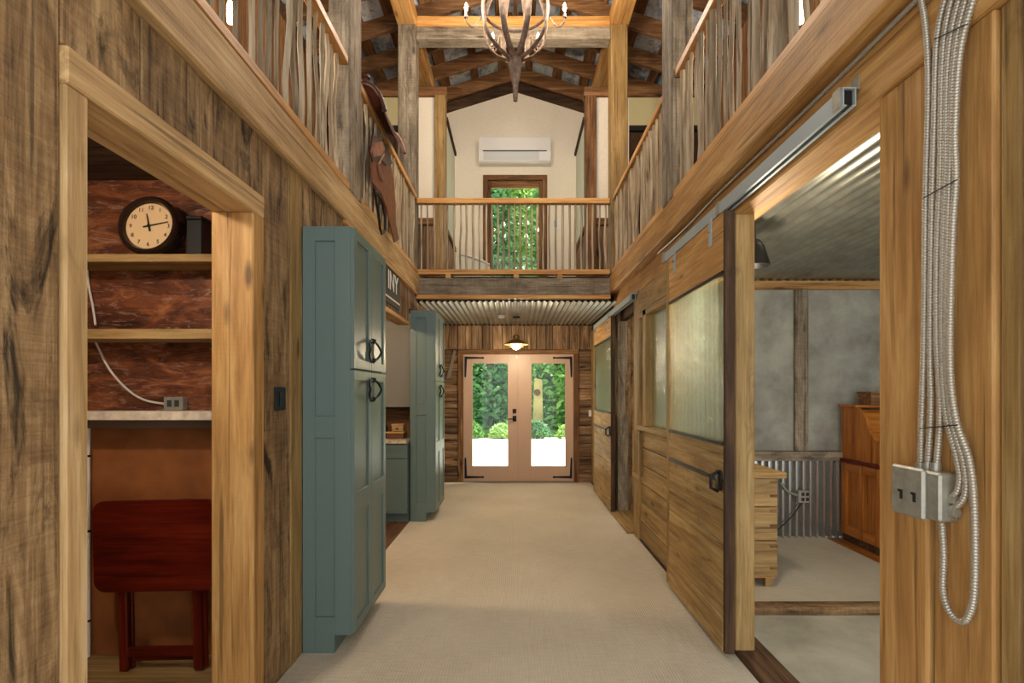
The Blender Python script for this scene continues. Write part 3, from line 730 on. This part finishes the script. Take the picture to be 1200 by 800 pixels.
part('dowel', MB().tube([(-2.0, 2.65, .55), (-1.61, 2.65, .55)], .009, 8), CH, t)
t.rotation_euler = (0, math.radians(-1.2), 0); t.location.z += .007
t = thing('unseen_bulb_lamp', 'added bulb lamp out of view on the closet ceiling', 'lamp', (-1.75, 1.30, 2.6))  # unseen bulb added to brighten the closet interior
part('base', MB().lathe([(.05, 0), (.05, .02), (.03, .03)], (-1.75, 1.30, 2.568), 16), IRON, t)
part('bulb', MB().lathe([(0, -.09), (.02, -.08), (.028, -.055), (.016, -.02), (.012, 0)], (-1.75, 1.30, 2.568), 14), emit('added_closet_bulb', (255, 226, 180), 6), t)
point('bulb_light', (-1.75, 1.30, 2.42), 15, (1, .9, .76), t, .05)
# black switch plate on the left wall
t = thing('switch_plate', 'black switch plate on the barn board wall beside the pantry', 'switch', (WX, 2.57, 1.41))
part('plate', B(WX+.001, WX+.008, 2.51, 2.625, 1.352, 1.468, c=.002), BLACK, t)
part('rocker', B(WX+.008, WX+.012, 2.55, 2.585, 1.375, 1.445, c=.001), plain('black_gloss', (12, 12, 12), .2), t)
# ================================================================== RAILINGS
def baluster(parent, x, y, z0, z1, r, wob, axis):
    n = 6; P = []; ph = random.uniform(0, 6); k1 = random.uniform(.8, 2.2)
    for i in range(n):
        f = i/(n-1); e = math.sin(PI*f); dx = wob*math.sin(ph+k1*f*PI)*e; dd = wob*.5*math.cos(ph*2+f*4)*e
        P.append((x+(dd if axis == 'y' else dx), y+(dx if axis == 'y' else dd), z0+(z1-z0)*f))
    rr = [r*random.uniform(.85, 1.15) for _ in P]
    part('baluster', MB().tube(P, rr, 6), wood('stick'), parent)
def side_railing(x, y0, y1, label, sp=.088, thick=.015):
    t = thing('loft_railing', label, 'railing', (x, (y0+y1)/2, 2.85), 'stick railings of the loft')
    part('bottom_rail', B(x-.045, x+.045, y0, y1, 2.851, 2.90, c=.004), wood('rail', 'y'), t)
    part('top_rail', B(x-.035, x+.035, y0, y1, 3.715, 3.775, c=.006), wood('rail', 'y'), t)
    y = y0+.04
    while y < y1-.03:
        big = random.random() < .3
        baluster(t, x+random.uniform(-.012, .012), y, 2.898, 3.72, random.uniform(.018, .022) if big else random.uniform(.012, .017), random.choice([.006, .012, .03]), 'y')
        y += sp*random.uniform(.8, 1.25)
side_railing(-1.195, NEAR, 3.555, 'stick railing on the left beam, nearest the camera')
side_railing(-1.195, 3.832, 6.048, 'stick railing on the left beam with the saddle on it')
side_railing(1.185, NEAR, 3.698, 'stick railing on the right beam, nearest the camera')
side_railing(1.185, 3.952, 6.048, 'stick railing on the right beam between the two posts')
t = thing('loft_railing', 'stick railing across the gallery in front of the glass door', 'railing', (0, 6.15, 2.85), 'stick railings of the loft')
part('bottom_rail', B(-1.178, 1.128, 6.10, 6.19, 2.851, 2.91, c=.004), wood('rail', 'x'), t)
part('top_rail', B(-1.178, 1.128, 6.11, 6.18, 3.70, 3.765, c=.006), wood('rail', 'x'), t)
x = -1.13
while x < 1.1:
    baluster(t, x, 6.145, 2.905, 3.705, random.uniform(.009, .014), random.choice([.003, .006, .012]), 'x'); x += .076*random.uniform(.85, 1.15)
# ================================================================== SADDLE on the left railing
t = thing('riding_saddle', 'brown leather riding saddle straddling the left loft railing', 'saddle', (-1.195, 4.65, 3.78))
SX, SY = -1.195, 4.42
V = []; F = []; nu, nv = 18, 14
def saddle_pt(u, v):      # u along the rail 0..1, v across -1..1
    y = SY-.36+.72*u
    top = 3.80+.05*abs(2*u-1)**2.2+.04*max(0, abs(2*u-1)-.6)/.4
    wd = .22+.06*math.sin(PI*u)
    a = v*1.25
    xx = SX+math.sin(a)*wd*.75; zz = top-(1-math.cos(a))*.30*1.05
    return (xx, y, zz)
for L in (0, 1):
    for i in range(nu+1):
        for j in range(nv+1):
            p = saddle_pt(i/nu, 2*j/nv-1); V.append((p[0], p[1], p[2]-.022*L))
W = nv+1; off = (nu+1)*W
for i in range(nu):
    for j in range(nv):
        a = i*W+j; F.append((a, a+1, a+W+1, a+W)); F.append((off+a, off+a+W, off+a+W+1, off+a+1))
for i in range(nu):
    for j in (0, nv): a = i*W+j; F.append((a, a+W, off+a+W, off+a))
for j in range(nv):
    for i in (0, nu): a = i*W+j; F.append((a, a+1, off+a+1, off+a))
m = MB().add(V, F); m.sm = True; part('seat', m, DARKLEATHER, t)
part('cantle', MB().tube([saddle_pt(1, -1+.2*i) for i in range(11)], .02, 8), plain('worn_leather', (136, 88, 66), .5, 0, .4, (18, .2), .2), t)
part('pommel', MB().tube([saddle_pt(0, -1+.2*i) for i in range(11)], .022, 8), DARKLEATHER, t)
part('horn', MB().lathe([(.022, 0), (.018, .05), (.02, .08), (.038, .09), (.034, .105), (0, .11)], (SX, SY-.33, 3.86), 14), DARKLEATHER, t)
DZ = 0
def yz(L, X=-1.09): return [(onx(a, b, X).y, onx(a, b, X).z+DZ) for a, b in L]
for s, xo in ((1, -1.090), (-1, -1.300)):
    DZ = 0 if s > 0 else .2
    part('fender', MB().prism(yz([(434,190),(446,184),(452,180),(457,192),(461,215),(463,240),(463,262),(467,280),(462,284),(458,268),(453,245),(446,226),(436,214)]), 'x', xo-.006*s, xo+.006*s), LEATHER, t)
    part('skirt', MB().prism(yz([(436,158),(446,163),(456,182),(459,192),(452,194),(446,187),(436,189),(433,178)], -1.08), 'x', xo+.006*s, xo+.018*s), DARKLEATHER, t)
    part('jockey_pad', MB().prism(yz([(438,168),(446,166),(449,174),(445,182),(436,184),(434,178)], -1.07), 'x', xo+.018*s, xo+.036*s), plain('worn_leather', (136, 88, 66), .5, 0, .4, (18, .2), .2), t)
    part('strap', MB().tube([Vector((xo+.016*s, p[0], p[1])) for p in yz([(447,180),(441,192),(443,205),(447,212)])], .012, 6, True, .4), plain('pale_strap', (150, 112, 86), .6), t)
    st = [Vector((xo+.016*s, p[0], p[1])) for p in yz([(436,222),(441,226),(446,238),(449,255),(449,270),(445,274),(443,268),(441,250),(438,234),(436,222)])]
    part('stirrup', MB().tube(st, .010, 8, False), IRON, t)
# ================================================================== BARN DOORS
def barn_door(name, y0, y1, z0, z1, g0, g1, label, mid):
    X0, X1 = 1.130, 1.185
    t = thing(name, label, 'door', (1.157, (y0+y1)/2, z0), 'sliding barn doors')
    part('edge_stile', B(X0, X1, y0, y0+.025, z0, z1, c=.003), wood('dark'), t, label='dark stained door edge')
    part('far_stile', B(X0, X1, y1-.06, y1, z0, z1, c=.003), wood('pine'), t)
    part('top_rail', B(X0, X1, y0+.026, y1-.061, g1, z1, c=.003), wood('honey', 'y'), t)
    part('lock_rail', B(X0, X1, y0+.026, y1-.061, mid+.012, g0, c=.003), wood('pine', 'y'), t)
    zz = [z0+.19, z0+.19+(mid-z0-.2)*.5, mid-.008]
    for a, b in zip(zz, zz[1:]): part('panel_board', B(X0+.002, X1-.002, y0+.026, y1-.061, a, b-.004, c=.002), wood('pine', 'y'), t)
    part('kick_board', B(X0-.004, X1, y0+.026, y1-.061, z0, z0+.188, c=.003), wood('pine', 'y'), t)
    part('bottom_glass_bead', B(X0-.004, X0+.012, y0+.026, y1-.061, g0-.012, g0+.006), IRON, t)
    part('top_glass_bead', B(X0-.004, X0+.012, y0+.026, y1-.061, g1-.006, g1+.010), IRON, t)
    part('glass_pane', B(X0+.014, X0+.022, y0+.026, y1-.061, g0+.001, g1-.001), glass_rain(), t)
    part('iron_bar', B(X0-.003, X0+.01, y0+.11, y1-.061, mid-.008, mid+.012), IRON, t)
    part('latch', MB().box(X0-.012, X0, y0+.03, y0+.11, mid-.05, mid+.06, c=.004).tube([(X0-.01, y0+.07, mid+.05), (X0-.05, y0+.07, mid+.03), (X0-.05, y0+.07, mid-.04), (X0-.01, y0+.07, mid-.06)], .009, 8), IRON, t)
    for y in (y0+.2, y1-.2):
        h = part('hanger', B(X0-.006, X0, y-.022, y+.022, z1-.14, z1+.02, c=.002), STEELDULL, t)
        part('bolt', MB().lathe([(.012, 0), (.012, .012), (0, .016)], (X0-.006, y, z1-.05), 8, Matrix.Rotation(-PI/2, 3, 'Y')), STEEL, h)
    return t
barn_door('sliding_door', 2.76, 3.83, .03, 2.425, 1.164, 2.095, 'large sliding barn door with rain glass at the side room opening', .955)
barn_door('sliding_door', 6.05, 7.40, .03, 2.345, 1.20, 2.10, 'farther sliding barn door with rain glass near the double doors', .98)
def track(y0, y1, z0, z1, label):
    t = thing('door_track', label, 'track', (1.17, (y0+y1)/2, z0), 'sliding door tracks')
    part('channel', MB().box(1.142, 1.146, y0, y1, z0, z1).box(1.146, 1.188, y0, y1, z1-.004, z1).box(1.184, 1.188, y0, y1, z0, z1-.004).box(1.146, 1.155, y0, y1, z0, z0+.004).box(1.175, 1.184, y0, y1, z0, z0+.004), STEELDULL, t)
    for y in (y0+.03, (y0+y1)/2, y1-.05): part('bracket', MB().box(1.136, 1.209, y-.02, y+.02, z1, z1+.006).box(1.203, 1.209, y-.02, y+.02, z1+.006, z1+.05).box(1.136, 1.141, y-.02, y+.02, z0, z1), STEEL, t)
    part('end_stop', B(1.150, 1.180, y0+.01, y0+.05, z0+.006, z1-.006), BLACK, t)
track(1.785, 3.99, 2.44, 2.505, 'grey steel track over the side room opening')
track(5.05, 7.5, 2.36, 2.42, 'grey steel track over the farther sliding door')
# ================================================================== CONDUITS
def conduit(P, r, label, armoured=True, name='metal_conduit', group='metal conduits on the right wall', mat=None):
    C = catmull(P, 10)
    if armoured:
        C = resample(C, .0028)
        rs = [r*(1.06 if (i % 3) else .86) for i in range(len(C))]
    else: rs = r
    m = MB().tube(C, rs, 8)
    o = part(name, m, mat or CONDUIT); return tag(o, label, 'conduit', group)
q = lambda L, X=1.195: [onx(a, b, X+(c[0] if c else 0)) for a, b, *c in L]
conduit(q([(1072,-30),(1084,25),(1088,100),(1085,230),(1083,400),(1080,500),(1079,551)]), .0085, 'leftmost metal conduit dropping into the top of the outlet box')
conduit(q([(1116,-30),(1099,40),(1095,150),(1092,250),(1090,400),(1091,480),(1087,551)]), .0085, 'second metal conduit from the left, dropping into the outlet box')
conduit(q([(1124,-30),(1106,50),(1102,200),(1098,300),(1098,400),(1102,480),(1097,551)]), .0085, 'third metal conduit from the left, dropping into the outlet box')
conduit(q([(1132,-30),(1112,60),(1108,200),(1105,300),(1104,400),(1108,480),(1121,535),(1125,562),(1119,580),(1107,583)]), .0085, 'inner metal conduit bending into the right side of the outlet box')
conduit(q([(1140,-30),(1119,60),(1113,200),(1110,300),(1109,420),(1115,490),(1129,540),(1132,575),(1123,592),(1107,597)]), .0085, 'outer metal conduit bending into the right side of the outlet box')
conduit(q([(1150,-30),(1126,55),(1119,150),(1120,210),(1116,280),(1113,420),(1120,490),(1136,540),(1142,600),(1142,690),(1135,722),(1125,728),(1112,715),(1105,690),(1106,650),(1103,605)]), .009, 'rightmost metal conduit looping down below the outlet box')
conduit([(1.195, 1.32, 2.612), (1.197, 2.0, 2.605), (1.195, 3.0, 2.612), (1.198, 3.6, 2.60), (1.197, 4.3, 2.612)], .008, 'long thin conduit along the underside of the right beam', False, mat=plain('grey_conduit', (170, 166, 156), .4, .5))
t = thing('outlet_box', 'grey steel double outlet box where the conduits end', 'outlet box', (1.18, 1.48, 1.08))
part('box', B(1.165, 1.219, 1.405, 1.566, 1.083, 1.218, c=.006), STEEL, t)
part('cover', B(1.150, 1.165, 1.445, 1.57, 1.078, 1.223, c=.006), STEEL, t)
for y in (1.475, 1.525): part('outlet', MB().box(1.147, 1.151, y-.004, y+.012, 1.145, 1.152).box(1.147, 1.151, y-.004, y+.004, 1.125, 1.145), BLACK, t)
for a, b in ((1079, 551), (1087, 551), (1097, 551)):
    p = onx(a, b, 1.195); part('connector', MB().tube([p+Vector((0, 0, -.004)), p+Vector((0, 0, .022))], .013, 8), STEEL, t)
for b in (583, 597):
    p = onx(1107, b, 1.195); part('connector', MB().tube([(1.195, 1.408, p.z), (1.195, 1.385, p.z)], .013, 8), STEEL, t)
for i, (L, lab) in enumerate([([(1082,232),(1122,210)], 'thin black wire tie around the upper conduit bundle'), ([(1078,502),(1122,498)], 'thin black wire tie around the conduits above the outlet box'), ([(1095,46),(1134,28)], 'thin black wire tie around the conduits below the beam')]):
    tag(part('wire_tie', MB().tube([onx(a, b, 1.183) for a, b in L], .0016, 5), IRON), lab, 'wire tie')
# ================================================================== SIDE ROOM FURNITURE
t = thing('rolltop_desk', 'orange wooden rolltop desk against the side room wall', 'desk', (3.75, 4.75, 0))
OZ = wood('orange', 'z'); OY = wood('orange', 'y'); OX = wood('orange', 'x')
prof = [(5.07, .80), (5.07, 1.30), (4.84, 1.30), (4.77, 1.26), (4.72, 1.19), (4.67, 1.08), (4.60, 1.01), (4.50, .97), (4.42, .93), (4.38, .80)]
for x in (3.23, 4.27): part('gallery_side', MB().prism(prof, 'x', x, x+.03), OZ, t)
part('roll_cover', MB().prism([(5.05, 1.28), (4.85, 1.28), (4.79, 1.25), (4.75, 1.19), (4.70, 1.08), (4.62, 1.0), (4.62, .82), (5.05, .82)], 'x', 3.261, 4.269), OX, t)
part('top', B(3.20, 4.33, 4.82, 5.08, 1.301, 1.325, c=.005), OX, t)
part('desktop', B(3.20, 4.33, 4.28, 5.08, .765, .799, c=.006), wood('cherry', 'x'), t)
part('pedestal', B(3.245, 4.285, 4.32, 5.07, .06, .764), OZ, t)
for a, b in ((4.32, 4.40), (4.54, 4.60), (4.76, 4.82), (4.99, 5.07)): part('side_stile', B(3.228, 3.244, a, b, .06, .764, c=.003), OZ, t)
for a, b in ((.06, .16), (.68, .764)): part('side_rail', B(3.230, 3.244, 4.40, 4.99, a, b, c=.003), OY, t)
part('plinth', B(3.24, 4.29, 4.33, 5.07, -.011, .06), wood('dark', 'x'), t)
t = thing('wooden_crate', 'small brown crate on top of the rolltop desk', 'crate', (3.6, 4.95, 1.33))
part('body', B(3.38, 3.80, 4.86, 5.05, 1.326, 1.43, c=.004), wood('rafter', 'x'), t)
part('lid', B(3.37, 3.81, 4.85, 5.06, 1.4305, 1.45, c=.004), wood('rafter', 'x'), t)
t = thing('blanket_chest', 'rough pale wooden chest behind the sliding door post', 'chest', (1.68, 3.98, 0))
part('body', B(1.44, 1.91, 3.80, 4.19, .10, .81), wood('chest', 'x'), t)
for a, b in ((.085, .35), (.352, .60), (.602, .815)):
    part('front_board', B(1.43, 1.93, 3.77, 3.799, a, b-.004, c=.003), wood('chest', 'x'), t)
for z in (.15, .31, .46, .57, .68, .78): part('dovetail', B(1.875, 1.932, 3.766, 3.770, z-.010, z+.010), wood('rafter', 'x'), t)
part('top', B(1.42, 1.975, 3.72, 4.21, .816, .86, c=.006), wood('chest', 'x'), t)
part('base_board', B(1.43, 1.925, 3.775, 4.19, .075, .084), wood('rail', 'x'), t)
for x in (1.5, 1.72, 1.88): part('foot', B(x-.03, x+.03, 3.79, 3.84, .0042, .0745, c=.004), wood('chest'), t)
t = thing('wall_outlet', 'steel outlet box with four black sockets on the corrugated wainscot', 'outlet', (2.83, 5.09, .42))
part('box', B(2.775, 2.885, 5.02, 5.064, .36, .48, c=.005), STEEL, t)
for dx in (-.022, .022):
    for dz in (-.025, .025): part('socket', B(2.84+dx-.014, 2.84+dx+.014, 5.015, 5.021, .42+dz-.016, .42+dz+.016), BLACK, t)
part('cord', MB().tube(catmull([(2.82, 5.04, .36), (2.7, 5.04, .2), (2.5, 5.04, .02)], 6), .006, 6), IRON, t)
part('feed_conduit', MB().tube(catmull([(2.775, 5.045, .43), (2.68, 5.045, .47), (2.62, 5.05, .55)], 6), .012, 8), STEEL, t)
LX, LY, LZ = 1.545, 3.30, 2.33
t = thing('hanging_lamp', 'black metal shade lamp hanging in the side room behind the post', 'lamp', (LX, LY, LZ))
part('shade', MB().lathe([(.012, .10), (.03, .09), (.055, .05), (.075, -.02), (.09, -.075), (.084, -.075), (.05, .04), (.0, .08)], (LX, LY, LZ), 24), BLACK, t)
part('cord', MB().tube([(LX, LY, LZ+.10), (LX, LY, 2.56)], .006, 6), BLACK, t)
part('bulb', MB().lathe([(0, -.04), (.015, -.035), (.02, -.015), (.012, .01), (.01, .03)], (LX, LY, LZ), 12), plain('frosted_bulb', (190, 184, 170), .4), t)
t2 = thing('bulb_pendant', 'added warm bare bulb hidden behind the post in the side room', 'lamp', (1.40, 3.10, 2.0))  # extra bulb tucked behind the post, added to light the side room
part('cord', MB().tube([(1.40, 3.10, 2.06), (1.40, 3.10, 2.57)], .005, 6), BLACK, t2)
part('socket', MB().lathe([(.016, 0), (.018, .005), (.018, .05), (.006, .06)], (1.40, 3.10, 2.0), 12), IRON, t2)
part('bulb', MB().lathe([(0, -.10), (.02, -.09), (.028, -.06), (.016, -.02), (.012, 0)], (1.40, 3.10, 2.0), 14), emit('added_room_bulb', (255, 226, 180), 6), t2)
point('bulb_light', (1.46, 3.12, 1.95), 14, (1, .86, .66), t2, .05)
t = thing('unseen_bulb_lamp', 'added unseen bulb lamp on the ceiling of the dark back room', 'lamp', (2.4, 5.7, 2.5))  # unseen bulb added so the doorway plank is not black
part('base', MB().lathe([(.05, 0), (.05, .02), (.03, .03)], (2.4, 5.6, 2.518), 16), IRON, t)
part('bulb', MB().lathe([(0, -.09), (.02, -.08), (.028, -.055), (.016, -.02), (.012, 0)], (2.4, 5.6, 2.518), 14), emit('added_back_bulb', (255, 226, 180), 4), t)
point('bulb_light', (2.4, 5.6, 2.38), 10, (1, .85, .65), t, .05)
# ================================================================== BACK WALL LAMPS AND SMALL THINGS
t = thing('pendant_lamp', 'small brass cage pendant lamp in front of the double doors', 'lamp', (.012, 7.2, 2.1))
cx, cy = .012, 7.2
part('ceiling_plate', MB().lathe([(.055, 0), (.055, .02), (.03, .03)], (cx, cy, 2.485), 16), IRON, t)
part('chain', MB().tube([(cx, cy, 2.49), (cx, cy, 2.24)], .006, 6), RUSTIRON, t)
part('neck', MB().lathe([(.02, .11), (.045, .09), (.045, .03), (.06, .0)], (cx, cy, 2.15), 16), plain('brass', (172, 130, 70), .35, .8), t)
part('shade', MB().lathe([(.05, .02), (.10, .0), (.165, -.045), (.168, -.055), (.16, -.05), (.09, -.01), (.04, .0)], (cx, cy, 2.17), 28), plain('brass', (172, 130, 70), .35, .8), t)
part('globe', MB().lathe([(0, -.13), (.04, -.115), (.07, -.08), (.08, -.04), (.06, -.005)], (cx, cy, 2.17), 20), emit('warm_globe', (255, 222, 160), 5), t)
part('cage_ring', MB().tube([(cx+.1*math.cos(a), cy+.1*math.sin(a), 2.09) for a in [2*PI*i/24 for i in range(25)]], .005, 6, False), plain('brass', (172, 130, 70), .35, .8), t)
point('globe_light', (cx, cy, 2.0), 16, (1, .84, .6), t, .06)
t = thing('smoke_detector', 'small pale round detector on the corrugated gallery ceiling', 'detector', (-.2, 7.15, 2.5))
part('base', MB().lathe([(.055, .03), (.055, .01), (.045, 0)], (-.2, 7.15, 2.488), 18), WHITE, t); part('cap', MB().lathe([(.03, .0), (.028, -.01), (0, -.012)], (-.2, 7.15, 2.4875), 14), WHITE, t)
t = thing('light_switch', 'small white light switch on the right end of the plank wall', 'switch', (1.21, BK, 1.1))
part('plate', B(1.175, 1.235, BK-.022, BK-.012, 1.06, 1.16, c=.003), WHITE, t); part('toggle', B(1.2, 1.21, BK-.03, BK-.022, 1.1, 1.12), WHITE, t)
t = thing('wall_tool', 'narrow grey iron tool hanging beside the double door casing', 'tool', (-.98, BK-.03, 1.7))
part('blade', MB().prism([(-1.11, 1.66), (-1.04, 1.68), (-.955, 2.12), (-.985, 2.14)], 'y', BK-.028, BK-.016), plain('grey_blade', (138, 124, 108), .6, .3), t)
part('hook', MB().tube([(-.97, BK-.012, 2.16), (-.97, BK-.035, 2.15), (-.97, BK-.035, 2.11)], .006, 6), IRON, t)
t = thing('gallery_switch', 'white switch plate with black rocker on the cream gable wall', 'switch', (.65, BK, 4.2))
part('plate', B(.60, .73, BK-.008, BK-.001, 4.06, 4.24, c=.002), WHITE, t); part('rocker', B(.625, .665, BK-.013, BK-.008, 4.10, 4.2), BLACK, t)
# mini split
t = thing('air_conditioner', 'white wall mounted air conditioner above the gallery door', 'air conditioner', (0, BK, 5.1))
part('body', MB().prism([(BK-.001, 5.07), (BK-.001, 5.45), (BK-.19, 5.45), (BK-.22, 5.42), (BK-.22, 5.21), (BK-.17, 5.09), (BK-.12, 5.07)], 'x', -.575, .555), plain('ac_white', (236, 232, 226), .3), t)
part('front_panel', B(-.57, .55, BK-.228, BK-.221, 5.235, 5.435, c=.003), plain('ac_white', (236, 232, 226), .3), t)
part('louver', MB().prism([(BK-.226, 5.205), (BK-.222, 5.212), (BK-.18, 5.105), (BK-.186, 5.10)], 'x', -.50, .37), plain('ac_grey', (206, 206, 202), .35), t)
part('groove', B(-.51, .49, BK-.2235, BK-.219, 5.214, 5.230), plain('dark_grey', (60, 60, 58), .5), t)
# pale low seat behind the gallery railing
t = thing('chaise_lounge', 'pale green low chaise with sloping back behind the gallery railing', 'chaise', (-.6, 7.4, 2.86))
part('base', B(-.86, -.36, 7.05, 7.75, 2.93, 3.02, c=.02), plain('pale_fabric', (214, 216, 196), .8), t)
V = MB().prism([(-.86, 3.02), (-.36, 3.02), (-.36, 3.22), (-.45, 3.27), (-.62, 3.33), (-.76, 3.37), (-.80, 3.34), (-.84, 3.1)], 'y', 7.12, 7.74)
part('backrest', V, plain('pale_fabric', (214, 216, 196), .8), t)
part('piping', MB().tube([(-.36, 7.115, 3.22), (-.45, 7.115, 3.27), (-.62, 7.115, 3.33), (-.76, 7.115, 3.37)], .014, 8), WHITE, t)
for x in (-.82, -.40):
    for y in (7.1, 7.7): part('leg', MB().tube([(x, y, 2.861), (x, y, 2.93)], [.015, .025], 8), wood('dark'), t)
# ================================================================== CHANDELIER
CX, CY, CZ = 0.0, 4.9, 5.02
t = thing('chandelier', 'rusty iron orb chandelier with candle bulbs', 'chandelier', (CX, CY, CZ))
for k in range(8):
    a = 2*PI*(k+.5)/8; P = []
    for z, r in [(-.40, .02), (-.37, .10), (-.30, .20), (-.18, .29), (0, .325), (.18, .30), (.34, .22), (.48, .14), (.58, .17)]:
        P.append((CX+r*math.cos(a), CY+r*math.sin(a), CZ+z))
    part('strap', MB().tube(catmull(P, 4), .028, 8, True, .4), RUSTIRON, t)
part('ring', MB().tube([(CX+.315*math.cos(a), CY+.315*math.sin(a), CZ+.10) for a in [2*PI*i/32 for i in range(33)]], .014, 6, False), RUSTIRON, t)
part('finial', MB().lathe([(.0, -.80), (.02, -.79), (.028, -.64), (.05, -.56), (.062, -.44), (.062, -.38), (.03, -.36)], (CX, CY, CZ), 10), RUSTIRON, t)
part('stem', MB().tube([(CX, CY, CZ+.45), (CX, CY, 6.39)], .012, 8), RUSTIRON, t)
for k in range(6):
    a = PI*k/3; c, s = math.cos(a), math.sin(a)
    P = [(CX+r*c, CY+r*s, CZ+z) for r, z in [(.32, .02), (.36, -.04), (.41, -.08), (.46, -.04), (.47, .0)]]
    arm = part('arm', MB().tube(catmull(P, 5), .009, 7), RUSTIRON, t)
    part('candle_cup', MB().lathe([(.012, 0), (.022, .01), (.02, .02), (.012, .025), (.011, .07)], (CX+.47*c, CY+.47*s, CZ), 10), RUSTIRON, arm)
    part('bulb', MB().lathe([(.009, .07), (.016, .09), (.017, .105), (.008, .14), (0, .155)], (CX+.47*c, CY+.47*s, CZ), 10), emit('candle_bulb', (255, 216, 150), 40), arm)
    point('candle_light', (CX+.53*c, CY+.53*s, CZ+.12), 11, (1, .88, .74), t, .03)
# loft edison bulbs
for px, Y, nm in ((270, 3.3, 'left'), (938, 3.3, 'right')):
    x = PX(px, Y); z = PZ(15, Y)
    t = thing('bulb_pendant', 'glowing tubular bulb hanging behind the %s loft railing' % nm, 'lamp', (x, Y, z), 'bare bulbs in the lofts')
    part('bulb', MB().lathe([(0, -.075), (.018, -.065), (.022, -.03), (.022, .04), (.014, .07)], (x, Y, z), 14), emit('edison_bulb', (255, 206, 130), 14), t)
    part('socket', MB().lathe([(.018, .07), (.02, .075), (.02, .13), (.008, .14)], (x, Y, z), 12), IRON, t)
    part('cord', MB().tube([(x, Y, z+.14), (x, Y, 6.41-.31*abs(x)+.1)], .004, 6), IRON, t)
    point('bulb_light', (x, Y, z-.13), 11, (1, .85, .65), t, .04)
# gallery lamp above the railing inside the gable room
# ================================================================== OUTDOORS
struct('ground_drive', B(-30, 30, BK+.13, 17.6, -.30, -.10), gravel(), 'pale gravel drive outside the double doors', 'drive')
struct('ground_lawn', MB().prism([(17.6, -.3), (34, -.3), (34, 3.5), (24, 1.2), (17.6, -.06)], 'x', -30, 30), grass(), 'green bank beyond the drive', 'bank')
def tree(x, y, h, r, seed, n, cols, label):
    rnd = random.Random(seed)
    t = thing('leafy_tree', label, 'tree', (x, y, .2), 'trees beyond the drive')
    part('trunk', MB().tube([(x, y, -.05), (x+.1, y, h*.3), (x-.05, y+.1, h*.6), (x, y, h*.85)], [.16, .12, .08, .03], 8), wood('greyed'), t)
    V = []; F = []
    for i in range(n):
        f = rnd.random()**.9; zc = .15+f*h; rr = r*(.6+.5*math.sin(PI*min(1, f*.9+.1)))*rnd.uniform(.35, 1.0)
        a = rnd.uniform(0, 2*PI); s = rnd.uniform(.09, .21)
        c = Vector((x+rr*math.cos(a), y+rr*math.sin(a)*.7, zc))
        u = Vector((rnd.gauss(0, 1), rnd.gauss(0, 1), rnd.gauss(0, .6))).normalized(); v = u.cross(Vector((rnd.gauss(0, 1), rnd.gauss(0, 1), rnd.gauss(0, 1)))).normalized()
        o = len(V); V += [c-u*s, c+v*s*.45, c+u*s, c-v*s*.45]; F.append((o, o+1, o+2, o+3))
    o = part('foliage', MB().add(V, F), leafmat(*cols), t, smooth=False); o['kind'] = 'stuff'
LG = ('leaf_a', (58, 112, 50), (150, 200, 110)); LB = ('leaf_b', (120, 172, 80), (210, 232, 150)); LC = ('leaf_c', (40, 92, 54), (116, 172, 104))
for i, (x, y, h, r, n, c, lab) in enumerate([
    (-3.45, 18.8, 10, 1.0, 4000, LG, 'leafy tree left of the one filling the left door pane'), (-1.0, 18.8, 10, 1.0, 6500, LC, 'dark leafy tree filling the left door pane'),
    (1.45, 18.8, 10, 1.0, 6500, LG, 'leafy tree filling the right door pane beside the slab'), (3.9, 18.8, 10, 1.0, 4000, LB, 'leafy tree right of the one filling the right door pane'),
    (-2.25, 21.2, 11, 1.15, 4500, LB, 'bright leafy tree in the back row, left of the slab'), (.25, 21.2, 11, 1.15, 6500, LB, 'bright leafy tree in the back row, seen through the upper gallery door'), (2.75, 21.2, 11, 1.15, 4500, LB, 'bright leafy tree in the back row, right of the slab')]):
    tree(x, y, h, r, 40+i, n, c, lab)
def shrub(x, y, h, r, seed, cols, lab):
    rnd = random.Random(seed); t = thing('low_shrub', lab, 'shrub', (x, y, -.1), 'low shrubs along the drive')
    part('stem', MB().tube([(x, y, -.12), (x, y, h*.5)], [.03, .015], 6), wood('dark'), t)
    V = []; F = []
    for i in range(900):
        a = rnd.uniform(0, 2*PI); e = rnd.random(); rr = r*math.sqrt(rnd.random())*math.sqrt(max(.05, 1-e*e)); sz = rnd.uniform(.05, .11)
        c = Vector((x+rr*math.cos(a), y+rr*.4*math.sin(a), -.05+e*h)); u = Vector((rnd.gauss(0, 1), rnd.gauss(0, 1), rnd.gauss(0, 1))).normalized(); v = u.orthogonal().normalized()
        o = len(V); V += [c-u*sz, c+v*sz*.45, c+u*sz, c-v*sz*.45]; F.append((o, o+1, o+2, o+3))
    part('foliage', MB().add(V, F), leafmat(*cols), t, smooth=False)['kind'] = 'stuff'
for i, (x, h, c, lab) in enumerate([(-1.5, .75, LG, 'low shrub at the left edge of the left door pane'), (-.45, .6, LB, 'low shrub near the lock side of the left door pane'), (.75, .75, LC, 'low shrub at the foot of the standing slab'), (1.8, .6, LB, 'low shrub at the right edge of the right door pane')]):
    shrub(x, 17.2, h*.7, .45, 90+i, c, lab)
t = thing('wooden_slab', 'pale yellow wooden slab with a dark knot standing beyond the drive', 'slab', (.75, 17.85, -.05))
part('board', MB().prism([(.60, -.03), (.98, -.03), (.95, .9), (.93, 1.9), (.66, 1.95), (.62, .9)], 'y', 17.80, 17.90), plain('pale_slab', (132, 122, 74), .7, 0, .3, (3, .2), .15), t)
part('knot', MB().lathe([(.12, 0), (.11, .02), (.05, .01), (0, .008)], (.76, 17.80, 1.45), 12, Matrix.Rotation(PI/2, 3, 'X')), wood('dark'), t)
